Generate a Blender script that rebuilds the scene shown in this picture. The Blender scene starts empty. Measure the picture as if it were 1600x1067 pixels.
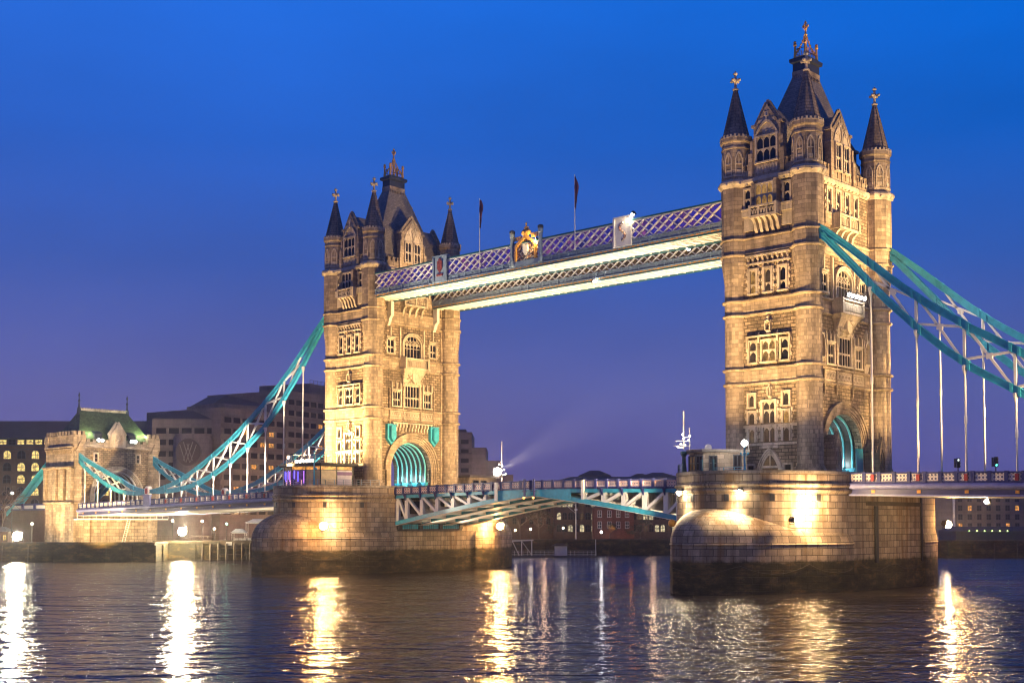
import bpy, math, random
from math import sin, cos, pi, radians, sqrt, atan2
from mathutils import Vector, Matrix
random.seed(7)
SC = bpy.context.scene
COL = SC.collection

# ------------------------------------------------------------------ camera
cam_d = bpy.data.cameras.new('camera')
cam = bpy.data.objects.new('camera', cam_d)
COL.objects.link(cam)
cam.location = (125.066, -144.984, 8.4)
cam.rotation_euler = (pi / 2 + 0.0455, 0, 0.758369)
cam_d.sensor_width = 36
cam_d.lens = 44.094
cam_d.shift_y = 0.1215
cam_d.clip_start = 0.5
cam_d.clip_end = 9000
SC.camera = cam

# ------------------------------------------------------------------ world: dusk sky
wd = bpy.data.worlds.new('World')
SC.world = wd
wd.use_nodes = True
nt = wd.node_tree
nt.nodes.clear()
out = nt.nodes.new('ShaderNodeOutputWorld')
sky = nt.nodes.new('ShaderNodeTexSky')
sky.sky_type = 'NISHITA'
sky.sun_disc = False
sky.sun_elevation = radians(-3.5)
sky.sun_rotation = radians(75)
sky.ozone_density = 6.0
sky.air_density = 1.2
sky.dust_density = 0.6
bg1 = nt.nodes.new('ShaderNodeBackground')
bg1.inputs[1].default_value = 0.05
nt.links.new(sky.outputs[0], bg1.inputs[0])
tc = nt.nodes.new('ShaderNodeTexCoord')
sp = nt.nodes.new('ShaderNodeSeparateXYZ')
nt.links.new(tc.outputs['Generated'], sp.inputs[0])
rmp = nt.nodes.new('ShaderNodeValToRGB')
nt.links.new(sp.outputs['Z'], rmp.inputs[0])
def lin(r, g, b):
    f = lambda c: (c / 255 / 12.92) if c <= 10.3 else ((c / 255 + 0.055) / 1.055) ** 2.4
    return (f(r), f(g), f(b), 1)
els = [(0.0, (98, 86, 150)), (0.05, (94, 92, 160)), (0.10, (90, 98, 166)), (0.20, (48, 92, 180)),
       (0.29, (12, 96, 200)), (0.385, (0, 106, 220)), (0.55, (0, 80, 180)), (1.0, (0, 50, 125))]
cr = rmp.color_ramp
while len(cr.elements) < len(els):
    cr.elements.new(0.5)
for e, (p, c) in zip(cr.elements, els):
    e.position = p
    e.color = lin(*c)
bg2 = nt.nodes.new('ShaderNodeBackground')
bg2.inputs[1].default_value = 1.0
dt = nt.nodes.new('ShaderNodeVectorMath')          # a little warmer towards the city, to the west
dt.operation = 'DOT_PRODUCT'
dt.inputs[1].default_value = (-0.726, -0.688, 0.0)
nt.links.new(tc.outputs['Generated'], dt.inputs[0])
mr = nt.nodes.new('ShaderNodeMapRange')
mr.inputs[1].default_value = -0.4
mr.inputs[2].default_value = 0.4
nt.links.new(dt.outputs['Value'], mr.inputs[0])
west = nt.nodes.new('ShaderNodeMixRGB')
west.blend_type = 'ADD'
west.inputs[2].default_value = (0.022, 0.006, 0.0, 1)
nt.links.new(mr.outputs[0], west.inputs[0])
nt.links.new(rmp.outputs[0], west.inputs[1])
cn = nt.nodes.new('ShaderNodeTexNoise')
cn.inputs['Scale'].default_value = 3.0
cn.inputs['Detail'].default_value = 5
mpw = nt.nodes.new('ShaderNodeMapping')
mpw.inputs['Scale'].default_value = (1, 1, 3.5)
nt.links.new(tc.outputs['Generated'], mpw.inputs[0])
nt.links.new(mpw.outputs[0], cn.inputs['Vector'])
cl = nt.nodes.new('ShaderNodeMapRange')
cl.inputs[1].default_value = 0.3; cl.inputs[2].default_value = 0.7
cl.inputs[3].default_value = 0.90; cl.inputs[4].default_value = 1.08
nt.links.new(cn.outputs[0], cl.inputs[0])
cm = nt.nodes.new('ShaderNodeMixRGB')
cm.blend_type = 'MULTIPLY'
cm.inputs[0].default_value = 1.0
nt.links.new(west.outputs[0], cm.inputs[1])
nt.links.new(cl.outputs[0], cm.inputs[2])
nt.links.new(cm.outputs[0], bg2.inputs[0])
add = nt.nodes.new('ShaderNodeAddShader')
nt.links.new(bg1.outputs[0], add.inputs[0])
nt.links.new(bg2.outputs[0], add.inputs[1])
nt.links.new(add.outputs[0], out.inputs[0])

SC.view_settings.view_transform = 'Standard'
SC.view_settings.look = 'None'
SC.view_settings.exposure = 0.0
SC.view_settings.gamma = 1.0
SC.render.engine = 'CYCLES'
SC.cycles.use_denoising = True
SC.cycles.filter_width = 1.1
SC.cycles.max_bounces = 5
SC.cycles.diffuse_bounces = 2
SC.cycles.glossy_bounces = 3
SC.cycles.transmission_bounces = 2
SC.cycles.sample_clamp_indirect = 6
SC.cycles.caustics_reflective = False
SC.cycles.caustics_refractive = False

# ------------------------------------------------------------------ materials
def newmat(name):
    m = bpy.data.materials.new(name)
    m.use_nodes = True
    t = m.node_tree
    b = t.nodes['Principled BSDF']
    return m, t, b
def N(t, kind, **kw):
    n = t.nodes.new('ShaderNode' + kind)
    for k, v in kw.items():
        setattr(n, k, v)
    return n
def noise(t, scale, detail=4, rough=0.6, vec=None, stretch=None, coord='Object'):
    n = N(t, 'TexNoise')
    n.inputs['Scale'].default_value = scale
    n.inputs['Detail'].default_value = detail
    n.inputs['Roughness'].default_value = rough
    if vec is None:
        c = N(t, 'TexCoord')
        vec = c.outputs[coord]
    if stretch:
        mp = N(t, 'Mapping')
        mp.inputs['Scale'].default_value = stretch
        t.links.new(vec, mp.inputs[0])
        vec = mp.outputs[0]
    t.links.new(vec, n.inputs['Vector'])
    return n
def ramp(t, src, *stops):
    r = N(t, 'ValToRGB')
    e = r.color_ramp.elements
    while len(e) < len(stops):
        e.new(0.5)
    for x, (p, c) in zip(e, stops):
        x.position = p
        x.color = (c, c, c, 1) if isinstance(c, (int, float)) else (*c, 1)
    t.links.new(src, r.inputs[0])
    return r
def mix(t, fac, a, b, mode='MIX'):
    m = N(t, 'MixRGB', blend_type=mode)
    for i, x in enumerate((fac, a, b)):
        if hasattr(x, 'is_output'):
            t.links.new(x, m.inputs[i])
        elif i == 0:
            m.inputs[0].default_value = x
        else:
            m.inputs[i].default_value = (*x, 1)
    return m
def math_(t, op, a, b=None):
    m = N(t, 'Math', operation=op)
    for i, x in enumerate((a, b)):
        if x is None:
            continue
        if hasattr(x, 'is_output'):
            t.links.new(x, m.inputs[i])
        else:
            m.inputs[i].default_value = x
    return m.outputs[0]
def bump(t, b, h, strength, dist):
    n = N(t, 'Bump')
    n.inputs['Strength'].default_value = strength
    n.inputs['Distance'].default_value = dist
    t.links.new(h, n.inputs['Height'])
    t.links.new(n.outputs[0], b.inputs['Normal'])
    return n
def paint(name, col, rough=0.45, var=0.30, metallic=0.0, nscale=1.3):
    m, t, b = newmat(name)
    n = noise(t, nscale, 5, 0.65)
    r = ramp(t, n.outputs[0], (0.3, 1 - var), (0.7, 1 + var * 0.3))
    c = mix(t, 1.0, col, r.outputs[0], 'MULTIPLY')
    t.links.new(c.outputs[0], b.inputs['Base Color'])
    b.inputs['Roughness'].default_value = rough
    b.inputs['Metallic'].default_value = metallic
    return m
def emit(name, col, strength):
    m, t, b = newmat(name)
    b.inputs['Base Color'].default_value = (0.02, 0.02, 0.02, 1)
    b.inputs['Emission Color'].default_value = (*col, 1)
    b.inputs['Emission Strength'].default_value = strength
    return m
def masonry(name, base, bw, bh, ms, mortar=0.55, var=0.25, bstr=0.5, bdist=0.05, rough=0.85, lump=0.0, pier=False):
    m, t, b = newmat(name)
    uv = N(t, 'TexCoord')
    br = N(t, 'TexBrick')
    br.inputs['Scale'].default_value = 1.0
    br.inputs['Brick Width'].default_value = bw
    br.inputs['Row Height'].default_value = bh
    br.inputs['Mortar Size'].default_value = ms
    br.inputs['Mortar Smooth'].default_value = 0.2
    br.inputs['Bias'].default_value = 0.0
    lo = tuple(x * (1 - var) for x in base)
    hi = tuple(x * (1 + var * 0.6) for x in base)
    br.inputs['Color1'].default_value = (*lo, 1)
    br.inputs['Color2'].default_value = (*hi, 1)
    br.inputs['Mortar'].default_value = (*(x * mortar for x in base), 1)
    t.links.new(uv.outputs['UV'], br.inputs['Vector'])
    n1 = noise(t, 0.35, 5, 0.7, stretch=(1, 1, 0.35))
    r1 = ramp(t, n1.outputs[0], (0.28, 0.62), (0.62, 1.08))
    c = mix(t, 0.85, br.outputs[0], r1.outputs[0], 'MULTIPLY')
    n2 = noise(t, 5.0, 6, 0.7)
    r2 = ramp(t, n2.outputs[0], (0.3, 0.75), (0.7, 1.1))
    c = mix(t, 0.8, c.outputs[0], r2.outputs[0], 'MULTIPLY')
    if not pier and rough > 0.8 and base[0] > 0.25:
        ns = noise(t, 0.55, 5, 0.65, stretch=(1.3, 1.3, 0.16))
        rs = ramp(t, ns.outputs[0], (0.36, 0.42), (0.54, 1.0))
        c = mix(t, 0.8, c.outputs[0], rs.outputs[0], 'MULTIPLY')
    if pier:
        geo = N(t, 'NewGeometry')
        s = N(t, 'SeparateXYZ')
        t.links.new(geo.outputs['Position'], s.inputs[0])
        # rain streaks and rust running down the face
        n3 = noise(t, 0.8, 4, 0.6, stretch=(1.6, 1.6, 0.06))
        r3 = ramp(t, n3.outputs[0], (0.42, 0.45), (0.56, 1.0))
        c = mix(t, 0.55, c.outputs[0], r3.outputs[0], 'MULTIPLY')
        n4 = noise(t, 0.6, 5, 0.6, stretch=(1, 1, 0.12))
        r4 = ramp(t, n4.outputs[0], (0.54, 0.0), (0.70, 0.75))
        c = mix(t, r4.outputs[0], c.outputs[0], (0.20, 0.095, 0.022))
        # tide line: dark weed below
        n5 = noise(t, 0.5, 6, 0.7)
        h = math_(t, 'ADD', s.outputs['Z'], math_(t, 'MULTIPLY', math_(t, 'SUBTRACT', n5.outputs[0], 0.5), 1.5))
        r5 = ramp(t, math_(t, 'DIVIDE', h, 10.0), (0.385, 1.0), (0.425, 0.0))
        n6 = noise(t, 0.35, 6, 0.7, stretch=(1, 1, 2.2))
        r6 = ramp(t, n6.outputs[0], (0.36, (0.02, 0.019, 0.008)), (0.52, (0.05, 0.042, 0.016)), (0.66, (0.16, 0.10, 0.032)))
        c = mix(t, math_(t, 'MULTIPLY', r5.outputs[0], 0.96), c.outputs[0], r6.outputs[0])
    t.links.new(c.outputs[0], b.inputs['Base Color'])
    b.inputs['Roughness'].default_value = rough
    b.inputs['Specular IOR Level'].default_value = 0.3
    hgt = math_(t, 'SUBTRACT', 1.0, br.outputs['Fac'])
    if lump:
        nl = noise(t, 1.6, 3, 0.6, vec=uv.outputs['UV'])
        hgt = math_(t, 'ADD', hgt, math_(t, 'MULTIPLY', nl.outputs[0], lump))
    hgt = math_(t, 'ADD', hgt, math_(t, 'MULTIPLY', n2.outputs[0], 0.35))
    bump(t, b, hgt, bstr, bdist)
    return m
M = {}
M['ashlar'] = masonry('smooth_ashlar_stone', (0.46, 0.35, 0.235), 1.15, 0.52, 0.032, 0.58, 0.34, 0.5, 0.04)
M['rough'] = masonry('rock_faced_stone', (0.38, 0.28, 0.18), 0.95, 0.44, 0.05, 0.30, 0.42, 1.0, 0.16, lump=1.1)
M['trim'] = masonry('carved_portland_stone', (0.66, 0.54, 0.39), 1.6, 0.9, 0.012, 0.75, 0.1, 0.5, 0.05)
M['pier'] = masonry('granite_pier_stone', (0.46, 0.345, 0.23), 1.55, 0.78, 0.042, 0.32, 0.36, 0.8, 0.07, pier=True)
M['pierledge'] = masonry('granite_coping_stone', (0.38, 0.32, 0.25), 2.2, 0.5, 0.025, 0.5, 0.2, 0.6, 0.05)
M['spire'] = masonry('spire_stone_tiles', (0.33, 0.25, 0.185), 0.9, 0.42, 0.04, 0.45, 0.25, 0.7, 0.06)
M['slate'] = masonry('roof_slates', (0.25, 0.215, 0.18), 0.5, 0.3, 0.02, 0.5, 0.25, 0.6, 0.03, rough=0.6)
M['greenslate'] = masonry('mossy_roof_slates', (0.115, 0.16, 0.07), 0.5, 0.3, 0.03, 0.5, 0.35, 0.6, 0.03, rough=0.7)
M['brick'] = masonry('brown_brick', (0.15, 0.085, 0.06), 0.5, 0.2, 0.03, 0.8, 0.25, 0.4, 0.02)
M['redbrick'] = masonry('red_brick', (0.24, 0.085, 0.05), 0.5, 0.2, 0.03, 0.8, 0.25, 0.4, 0.02)
M['concrete'] = masonry('ribbed_concrete', (0.21, 0.165, 0.145), 3.0, 1.1, 0.05, 0.8, 0.12, 0.3, 0.03)
M['quay'] = masonry('weedy_quay_wall', (0.14, 0.115, 0.075), 1.8, 0.6, 0.05, 0.5, 0.4, 0.6, 0.06, pier=True)
M['teal'] = paint('teal_paint', (0.045, 0.38, 0.50), 0.4)
M['dteal'] = paint('dark_teal_paint', (0.008, 0.085, 0.10), 0.45)
M['paleteal'] = paint('pale_teal_paint', (0.14, 0.55, 0.60), 0.4)
M['white'] = paint('cream_white_paint', (0.74, 0.70, 0.62), 0.45, 0.14)
M['navy'] = paint('navy_paint', (0.025, 0.032, 0.14), 0.4)
M['lilac'] = paint('pale_blue_paint', (0.22, 0.23, 0.42), 0.35)
M['greyblue'] = paint('grey_blue_paint', (0.24, 0.31, 0.37), 0.45)
M['red'] = paint('red_paint', (0.36, 0.025, 0.02), 0.45)
M['emblemgrey'] = paint('dull_grey_metal', (0.22, 0.2, 0.19), 0.6)
M['maroon'] = paint('maroon_paint', (0.26, 0.055, 0.04), 0.6, 0.6, nscale=3.0)
M['gold'] = paint('gilded_metal', (0.85, 0.42, 0.08), 0.4, 0.25, 0.35)
M['orange'] = paint('ochre_paint', (0.75, 0.33, 0.03), 0.5)
M['lead'] = paint('dark_lead', (0.04, 0.045, 0.055), 0.55)
M['black'] = paint('black_metal', (0.02, 0.02, 0.022), 0.45)
M['darksteel'] = paint('dark_steel_plates', (0.022, 0.02, 0.02), 0.6)
M['asphalt'] = paint('asphalt', (0.05, 0.05, 0.052), 0.9)
M['timber'] = paint('wet_timber', (0.10, 0.07, 0.04), 0.8, 0.5, nscale=0.8)
M['bark'] = paint('bark', (0.16, 0.11, 0.075), 0.9, 0.4)
M['leaf'] = paint('dark_foliage', (0.055, 0.06, 0.03), 0.8, 0.4)
M['earth'] = paint('ground_paving', (0.11, 0.095, 0.08), 0.9, 0.4, nscale=0.1)
M['flag'] = paint('flag_cloth', (0.14, 0.04, 0.07), 0.9, 0.5, nscale=2.5)
M['rope'] = paint('mooring_chain_iron', (0.075, 0.06, 0.04), 0.8)
M['roofgrey'] = paint('grey_roofing', (0.075, 0.06, 0.06), 0.8, 0.3, nscale=0.2)
M['canvas'] = paint('white_canvas', (0.7, 0.66, 0.6), 0.8)
def glassmat(name, col=(0.012, 0.012, 0.014), em=None, es=0.0):
    m, t, b = newmat(name)
    b.inputs['Base Color'].default_value = (*col, 1)
    b.inputs['Roughness'].default_value = 0.2
    b.inputs['Specular IOR Level'].default_value = 0.25
    if em:
        n = noise(t, 1.6, 3, 0.6)
        r = ramp(t, n.outputs[0], (0.35, tuple(x * 0.25 for x in em)), (0.65, em))
        t.links.new(r.outputs[0], b.inputs['Emission Color'])
        b.inputs['Emission Strength'].default_value = es
    return m
M['glass'] = glassmat('dark_window_glass')
M['litglass'] = glassmat('lit_window_glass', em=(1.0, 0.52, 0.12), es=0.55)
M['dimglass'] = glassmat('dim_window_glass', em=(0.9, 0.5, 0.2), es=0.12)
M['amber'] = glassmat('amber_window_glass', em=(1.0, 0.42, 0.08), es=1.3)
M['yellow'] = glassmat('yellow_window_glass', em=(1.0, 0.72, 0.22), es=1.6)
M['palewin'] = glassmat('pale_window_glass', em=(1.0, 0.85, 0.5), es=1.0)
def ledmat():
    m, t, b = newmat('purple_lit_glazing')
    uv = N(t, 'TexCoord')
    n = noise(t, 0.55, 2, 0.5, vec=uv.outputs['UV'])
    r = N(t, 'ValToRGB')
    e = r.color_ramp.elements
    for _ in range(3):
        e.new(0.5)
    for x, (p, c) in zip(e, ((0.30, (0.02, 0.015, 0.16)), (0.44, (0.03, 0.03, 0.55)), (0.52, (0.12, 0.03, 0.35)), (0.6, (0.05, 0.02, 0.2)), (0.7, (0.4, 0.1, 0.4)))):
        x.position = p
        x.color = (*c, 1)
    t.links.new(n.outputs[0], r.inputs[0])
    t.links.new(r.outputs[0], b.inputs['Emission Color'])
    b.inputs['Emission Strength'].default_value = 0.55
    b.inputs['Base Color'].default_value = (0.02, 0.02, 0.03, 1)
    return m
M['led'] = ledmat()
def quatrefoil(name, base, spot, ground):
    """pierced cast-iron panel: lattice of light metal over a darker back plate, from the panel's own UV"""
    m, t, b = newmat(name)
    uv = N(t, 'TexCoord')
    s = N(t, 'SeparateXYZ')
    t.links.new(uv.outputs['UV'], s.inputs[0])
    k = 2 * pi / 0.84
    a = math_(t, 'SINE', math_(t, 'MULTIPLY', math_(t, 'ADD', s.outputs[0], s.outputs[1]), k))
    c = math_(t, 'SINE', math_(t, 'MULTIPLY', math_(t, 'SUBTRACT', s.outputs[0], s.outputs[1]), k))
    p = math_(t, 'MULTIPLY', a, c)
    r = ramp(t, p, (0.18, 0.0), (0.34, 1.0))
    r2 = ramp(t, math_(t, 'MULTIPLY', p, -1.0), (0.5, 0.0), (0.7, 1.0))
    x = mix(t, r.outputs[0], base, ground)
    x = mix(t, r2.outputs[0], x.outputs[0], spot)
    t.links.new(x.outputs[0], b.inputs['Base Color'])
    b.inputs['Roughness'].default_value = 0.5
    return m
M['panel'] = quatrefoil('pierced_parapet_panel', (0.72, 0.62, 0.55), (0.45, 0.10, 0.07), (0.10, 0.06, 0.12))
M['panel2'] = quatrefoil('pierced_pale_panel', (0.74, 0.68, 0.58), (0.6, 0.5, 0.38), (0.10, 0.09, 0.15))
M['crestmat'] = None
def crestmat():
    m, t, b = newmat('carved_heraldic_relief')
    v = N(t, 'TexVoronoi')
    v.inputs['Scale'].default_value = 2.2
    uv = N(t, 'TexCoord')
    t.links.new(uv.outputs['UV'], v.inputs['Vector'])
    r = N(t, 'ValToRGB')
    e = r.color_ramp.elements
    e.new(0.5); e.new(0.6)
    for x, (p, c) in zip(e, ((0.0, (0.75, 0.6, 0.4)), (0.3, (0.7, 0.55, 0.35)), (0.42, (0.4, 0.13, 0.05)), (0.6, (0.12, 0.1, 0.1)))):
        x.position = p
        x.color = (*c, 1)
    t.links.new(v.outputs['Distance'], r.inputs[0])
    t.links.new(r.outputs[0], b.inputs['Base Color'])
    bump(t, b, v.outputs['Distance'], 1.0, 0.1)
    return m
M['crestmat'] = crestmat()
def watermat():
    m, t, b = newmat('river_water')
    b.inputs['Base Color'].default_value = (0.032, 0.026, 0.024, 1)
    b.inputs['Roughness'].default_value = 0.125
    b.inputs['IOR'].default_value = 1.33
    geo = N(t, 'NewGeometry')
    mp = N(t, 'Mapping')
    mp.inputs['Rotation'].default_value = (0, 0, -0.758)
    t.links.new(geo.outputs['Position'], mp.inputs[0])
    a = noise(t, 0.40, 3, 0.55, vec=mp.outputs[0], stretch=(0.45, 1.0, 1))
    c = noise(t, 0.11, 2, 0.5, vec=mp.outputs[0], stretch=(0.5, 1.0, 1))
    d = noise(t, 2.0, 2, 0.5, vec=mp.outputs[0], stretch=(0.6, 1.0, 1))
    h = math_(t, 'ADD', math_(t, 'MULTIPLY', a.outputs[0], 0.85), math_(t, 'MULTIPLY', c.outputs[0], 1.0))
    h = math_(t, 'ADD', h, math_(t, 'MULTIPLY', d.outputs[0], 0.16))
    bump(t, b, h, 1.0, 1.2)
    return m
M['water'] = watermat()

# ------------------------------------------------------------------ mesh builder
class Fr:
    """a frame on a facade: u along, v up, w outwards"""
    def __init__(s, o, t, n):
        s.o = Vector(o); s.t = Vector(t); s.n = Vector(n)
    def p(s, u, v, w):
        q = s.o + s.t * u + s.n * w
        return (q.x, q.y, q.z + v)
def WORLD(x=0, y=0):
    return Fr((x, y, 0), (1, 0, 0), (0, -1, 0))
def root_loc(o):
    l = Vector((0, 0, 0))
    while o is not None:
        l = l + o.location
        o = o.parent
    return l
class MB:
    def __init__(s):
        s.v = []; s.f = []; s.sm = []
    def add(s, vs, fs, smooth=False):
        k = len(s.v)
        s.v += [tuple(x) for x in vs]
        s.f += [tuple(i + k for i in f) for f in fs]
        s.sm += [smooth] * len(fs)
        return s
    def hexa(s, c):
        return s.add(c, [(0, 3, 2, 1), (4, 5, 6, 7), (0, 1, 5, 4), (1, 2, 6, 5), (2, 3, 7, 6), (3, 0, 4, 7)])
    def box(s, x0, x1, y0, y1, z0, z1):
        return s.hexa([(x0, y0, z0), (x1, y0, z0), (x1, y1, z0), (x0, y1, z0), (x0, y0, z1), (x1, y0, z1), (x1, y1, z1), (x0, y1, z1)])
    def fbox(s, F, u0, u1, v0, v1, w0, w1):
        return s.hexa([F.p(u, v, w) for v in (v0, v1) for u, w in ((u0, w0), (u1, w0), (u1, w1), (u0, w1))])
    def bar(s, p, q, w, h, up=(0, 0, 1)):
        p = Vector(p); q = Vector(q)
        d = (q - p).normalized()
        u = Vector(up)
        if abs(d.dot(u)) > 0.98:
            u = Vector((0, 1, 0)) if abs(d.y) < 0.9 else Vector((1, 0, 0))
        a = d.cross(u).normalized()
        b = a.cross(d).normalized()
        a *= w / 2; b *= h / 2
        return s.hexa([p - a - b, p + a - b, p + a + b, p - a + b, q - a - b, q + a - b, q + a + b, q - a + b])
    def ext(s, F, poly, w0, w1, back=True):
        n = len(poly)
        vs = [F.p(u, v, w0) for u, v in poly] + [F.p(u, v, w1) for u, v in poly]
        fs = [(i, (i + 1) % n, n + (i + 1) % n, n + i) for i in range(n)] + [tuple(range(n, 2 * n))]
        if back:
            fs.append(tuple(range(n - 1, -1, -1)))
        return s.add(vs, fs)
    def ring(s, F, outer, inner, w0, w1, closed=False):
        """band between two outlines of equal count: front face, both sides"""
        n = len(outer)
        vs = [F.p(u, v, w1) for u, v in outer] + [F.p(u, v, w1) for u, v in inner] + \
             [F.p(u, v, w0) for u, v in outer] + [F.p(u, v, w0) for u, v in inner]
        fs = []
        for i in range(n if closed else n - 1):
            j = (i + 1) % n
            fs += [(i, j, n + j, n + i), (2 * n + i, 2 * n + j, j, i), (n + i, n + j, 3 * n + j, 3 * n + i)]
        return s.add(vs, fs)
    def loft(s, rings, smooth=False, caps=True):
        n = len(rings[0])
        vs = [p for r in rings for p in r]
        fs = []
        for k in range(len(rings) - 1):
            for i in range(n):
                j = (i + 1) % n
                fs.append((k * n + i, k * n + j, (k + 1) * n + j, (k + 1) * n + i))
        s.add(vs, fs, smooth)
        if caps:
            s.add(rings[0], [tuple(range(n - 1, -1, -1))])
            s.add(rings[-1], [tuple(range(n))])
        return s
    def lathe(s, x, y, prof, n=12, phase=0.0, smooth=False, caps=True):
        return s.loft([[(x + max(r, 1e-3) * cos(phase + 2 * pi * i / n), y + max(r, 1e-3) * sin(phase + 2 * pi * i / n), z) for i in range(n)] for r, z in prof], smooth, caps)
    def tube(s, pts, r, n=8, smooth=True, caps=True):
        pts = [Vector(p) for p in pts]
        rs = r if isinstance(r, (list, tuple)) else [r] * len(pts)
        rings = []
        for i, p in enumerate(pts):
            d = (pts[min(i + 1, len(pts) - 1)] - pts[max(i - 1, 0)]).normalized()
            u = Vector((0, 0, 1)) if abs(d.z) < 0.95 else Vector((1, 0, 0))
            a = d.cross(u).normalized()
            b = a.cross(d)
            rings.append([tuple(p + (a * cos(2 * pi * k / n) + b * sin(2 * pi * k / n)) * rs[i]) for k in range(n)])
        return s.loft(rings, smooth, caps)
    def ball(s, c, r, n=10, sz=1.0):
        return s.lathe(c[0], c[1], [(r * sin(pi * k / 6), c[2] - r * sz * cos(pi * k / 6)) for k in range(7)], n, 0, True)
    def build(s, name, mat, parent=None, uvs=None):
        off = root_loc(parent)
        me = bpy.data.meshes.new(name)
        me.from_pydata([(x - off.x, y - off.y, z - off.z) for x, y, z in s.v], [], s.f)
        me.update()
        uv = me.uv_layers.new(name='UVMap')
        dat = [0.0] * (2 * len(me.loops))
        V = s.v
        for p in me.polygons:
            n = p.normal
            if uvs:
                for li in p.loop_indices:
                    dat[2 * li], dat[2 * li + 1] = uvs[me.loops[li].vertex_index]
            elif abs(n.z) > 0.86:
                for li in p.loop_indices:
                    q = V[me.loops[li].vertex_index]
                    dat[2 * li] = q[0]; dat[2 * li + 1] = q[1]
            else:
                l = sqrt(n.x * n.x + n.y * n.y)
                tx, ty = -n.y / l, n.x / l
                for li in p.loop_indices:
                    q = V[me.loops[li].vertex_index]
                    dat[2 * li] = q[0] * tx + q[1] * ty; dat[2 * li + 1] = q[2]
        uv.data.foreach_set('uv', dat)
        me.polygons.foreach_set('use_smooth', s.sm)
        me.materials.append(mat)
        o = bpy.data.objects.new(name, me)
        COL.objects.link(o)
        if parent is not None:
            o.parent = parent
        return o
def tag(o, label, cat, group=None):
    o['label'] = label; o['category'] = cat
    if group:
        o['group'] = group
    return o
def thing(name, label, cat, loc, group=None):
    o = bpy.data.objects.new(name, None)
    o.empty_display_size = 0.5
    COL.objects.link(o)
    o.location = loc
    return tag(o, label, cat, group)
def struct(o, kind='structure'):
    o['kind'] = kind
    return o
def light(kind, loc, power, col, target=None, angle=60, blend=0.6, size=0.25, sx=None, sy=None):
    d = bpy.data.lights.new('lamp_light', kind)
    d.energy = power
    d.color = col
    if kind == 'SPOT':
        d.spot_size = radians(angle); d.spot_blend = blend
    if kind == 'AREA':
        d.shape = 'RECTANGLE'; d.size = sx; d.size_y = sy
    else:
        d.shadow_soft_size = size
    o = bpy.data.objects.new('lamp_light', d)
    COL.objects.link(o)
    o.location = loc
    if target is not None:
        o.rotation_euler = (Vector(target) - Vector(loc)).to_track_quat('-Z', 'Y').to_euler()
    return o
WARM = (1.0, 0.66, 0.34)
SOFT = (1.0, 0.80, 0.56)
COOL = (1.0, 0.95, 0.88)
SODIUM = (1.0, 0.52, 0.16)

def arch(uc, hw, v0, vs, va, n=16, p=2.0, q=2.0):
    """outline from the left foot over the crown to the right foot"""
    pts = [(uc - hw, v0)]
    for i in range(n + 1):
        x = -cos(pi * i / n)
        y = max(0.0, 1 - abs(x) ** p) ** (1 / q)
        pts.append((uc + hw * x, vs + (va - vs) * y))
    pts.append((uc + hw, v0))
    return pts
def rect(u0, u1, v0, v1):
    return [(u0, v0), (u0, v1), (u1, v1), (u1, v0)]
# ------------------------------------------------------------------ piers
PT = 14.5            # top of the pier parapet
def pier_outline(cx, grow=0.0, n=28):
    """closed plan, anticlockwise, starting at the downstream (-Y) end"""
    pts = []
    for sgn in (-1, 1):
        for i in range(n + 1):
            a = pi + pi * i / n if sgn < 0 else pi * i / n
            pts.append((cx + (10.65 + grow) * cos(a), (9.0 if sgn > 0 else -8.3) + (15.0 + grow) * sin(a)))
    return pts
def nose_x(tau):
    return 1.3 + 9.5 * (1 - tau ** 1.8)
def cutwater_outline(cx, sgn, n=18, grow=0.0):
    left = []
    for i in range(n + 1):
        tau = i / n
        y = 9 + 19.3 * tau
        e = (y - 8.3) / 15
        ex = 10.65 * sqrt(1 - e * e) if e < 1 else 0
        left.append((max(nose_x(tau), ex) + 0.12 + grow, y + grow * tau))
    pts = [(cx - x, sgn * y + (0.7 if sgn > 0 else 0)) for x, y in left] + [(cx + x, sgn * y + (0.7 if sgn > 0 else 0)) for x, y in reversed(left)]
    return pts
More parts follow.
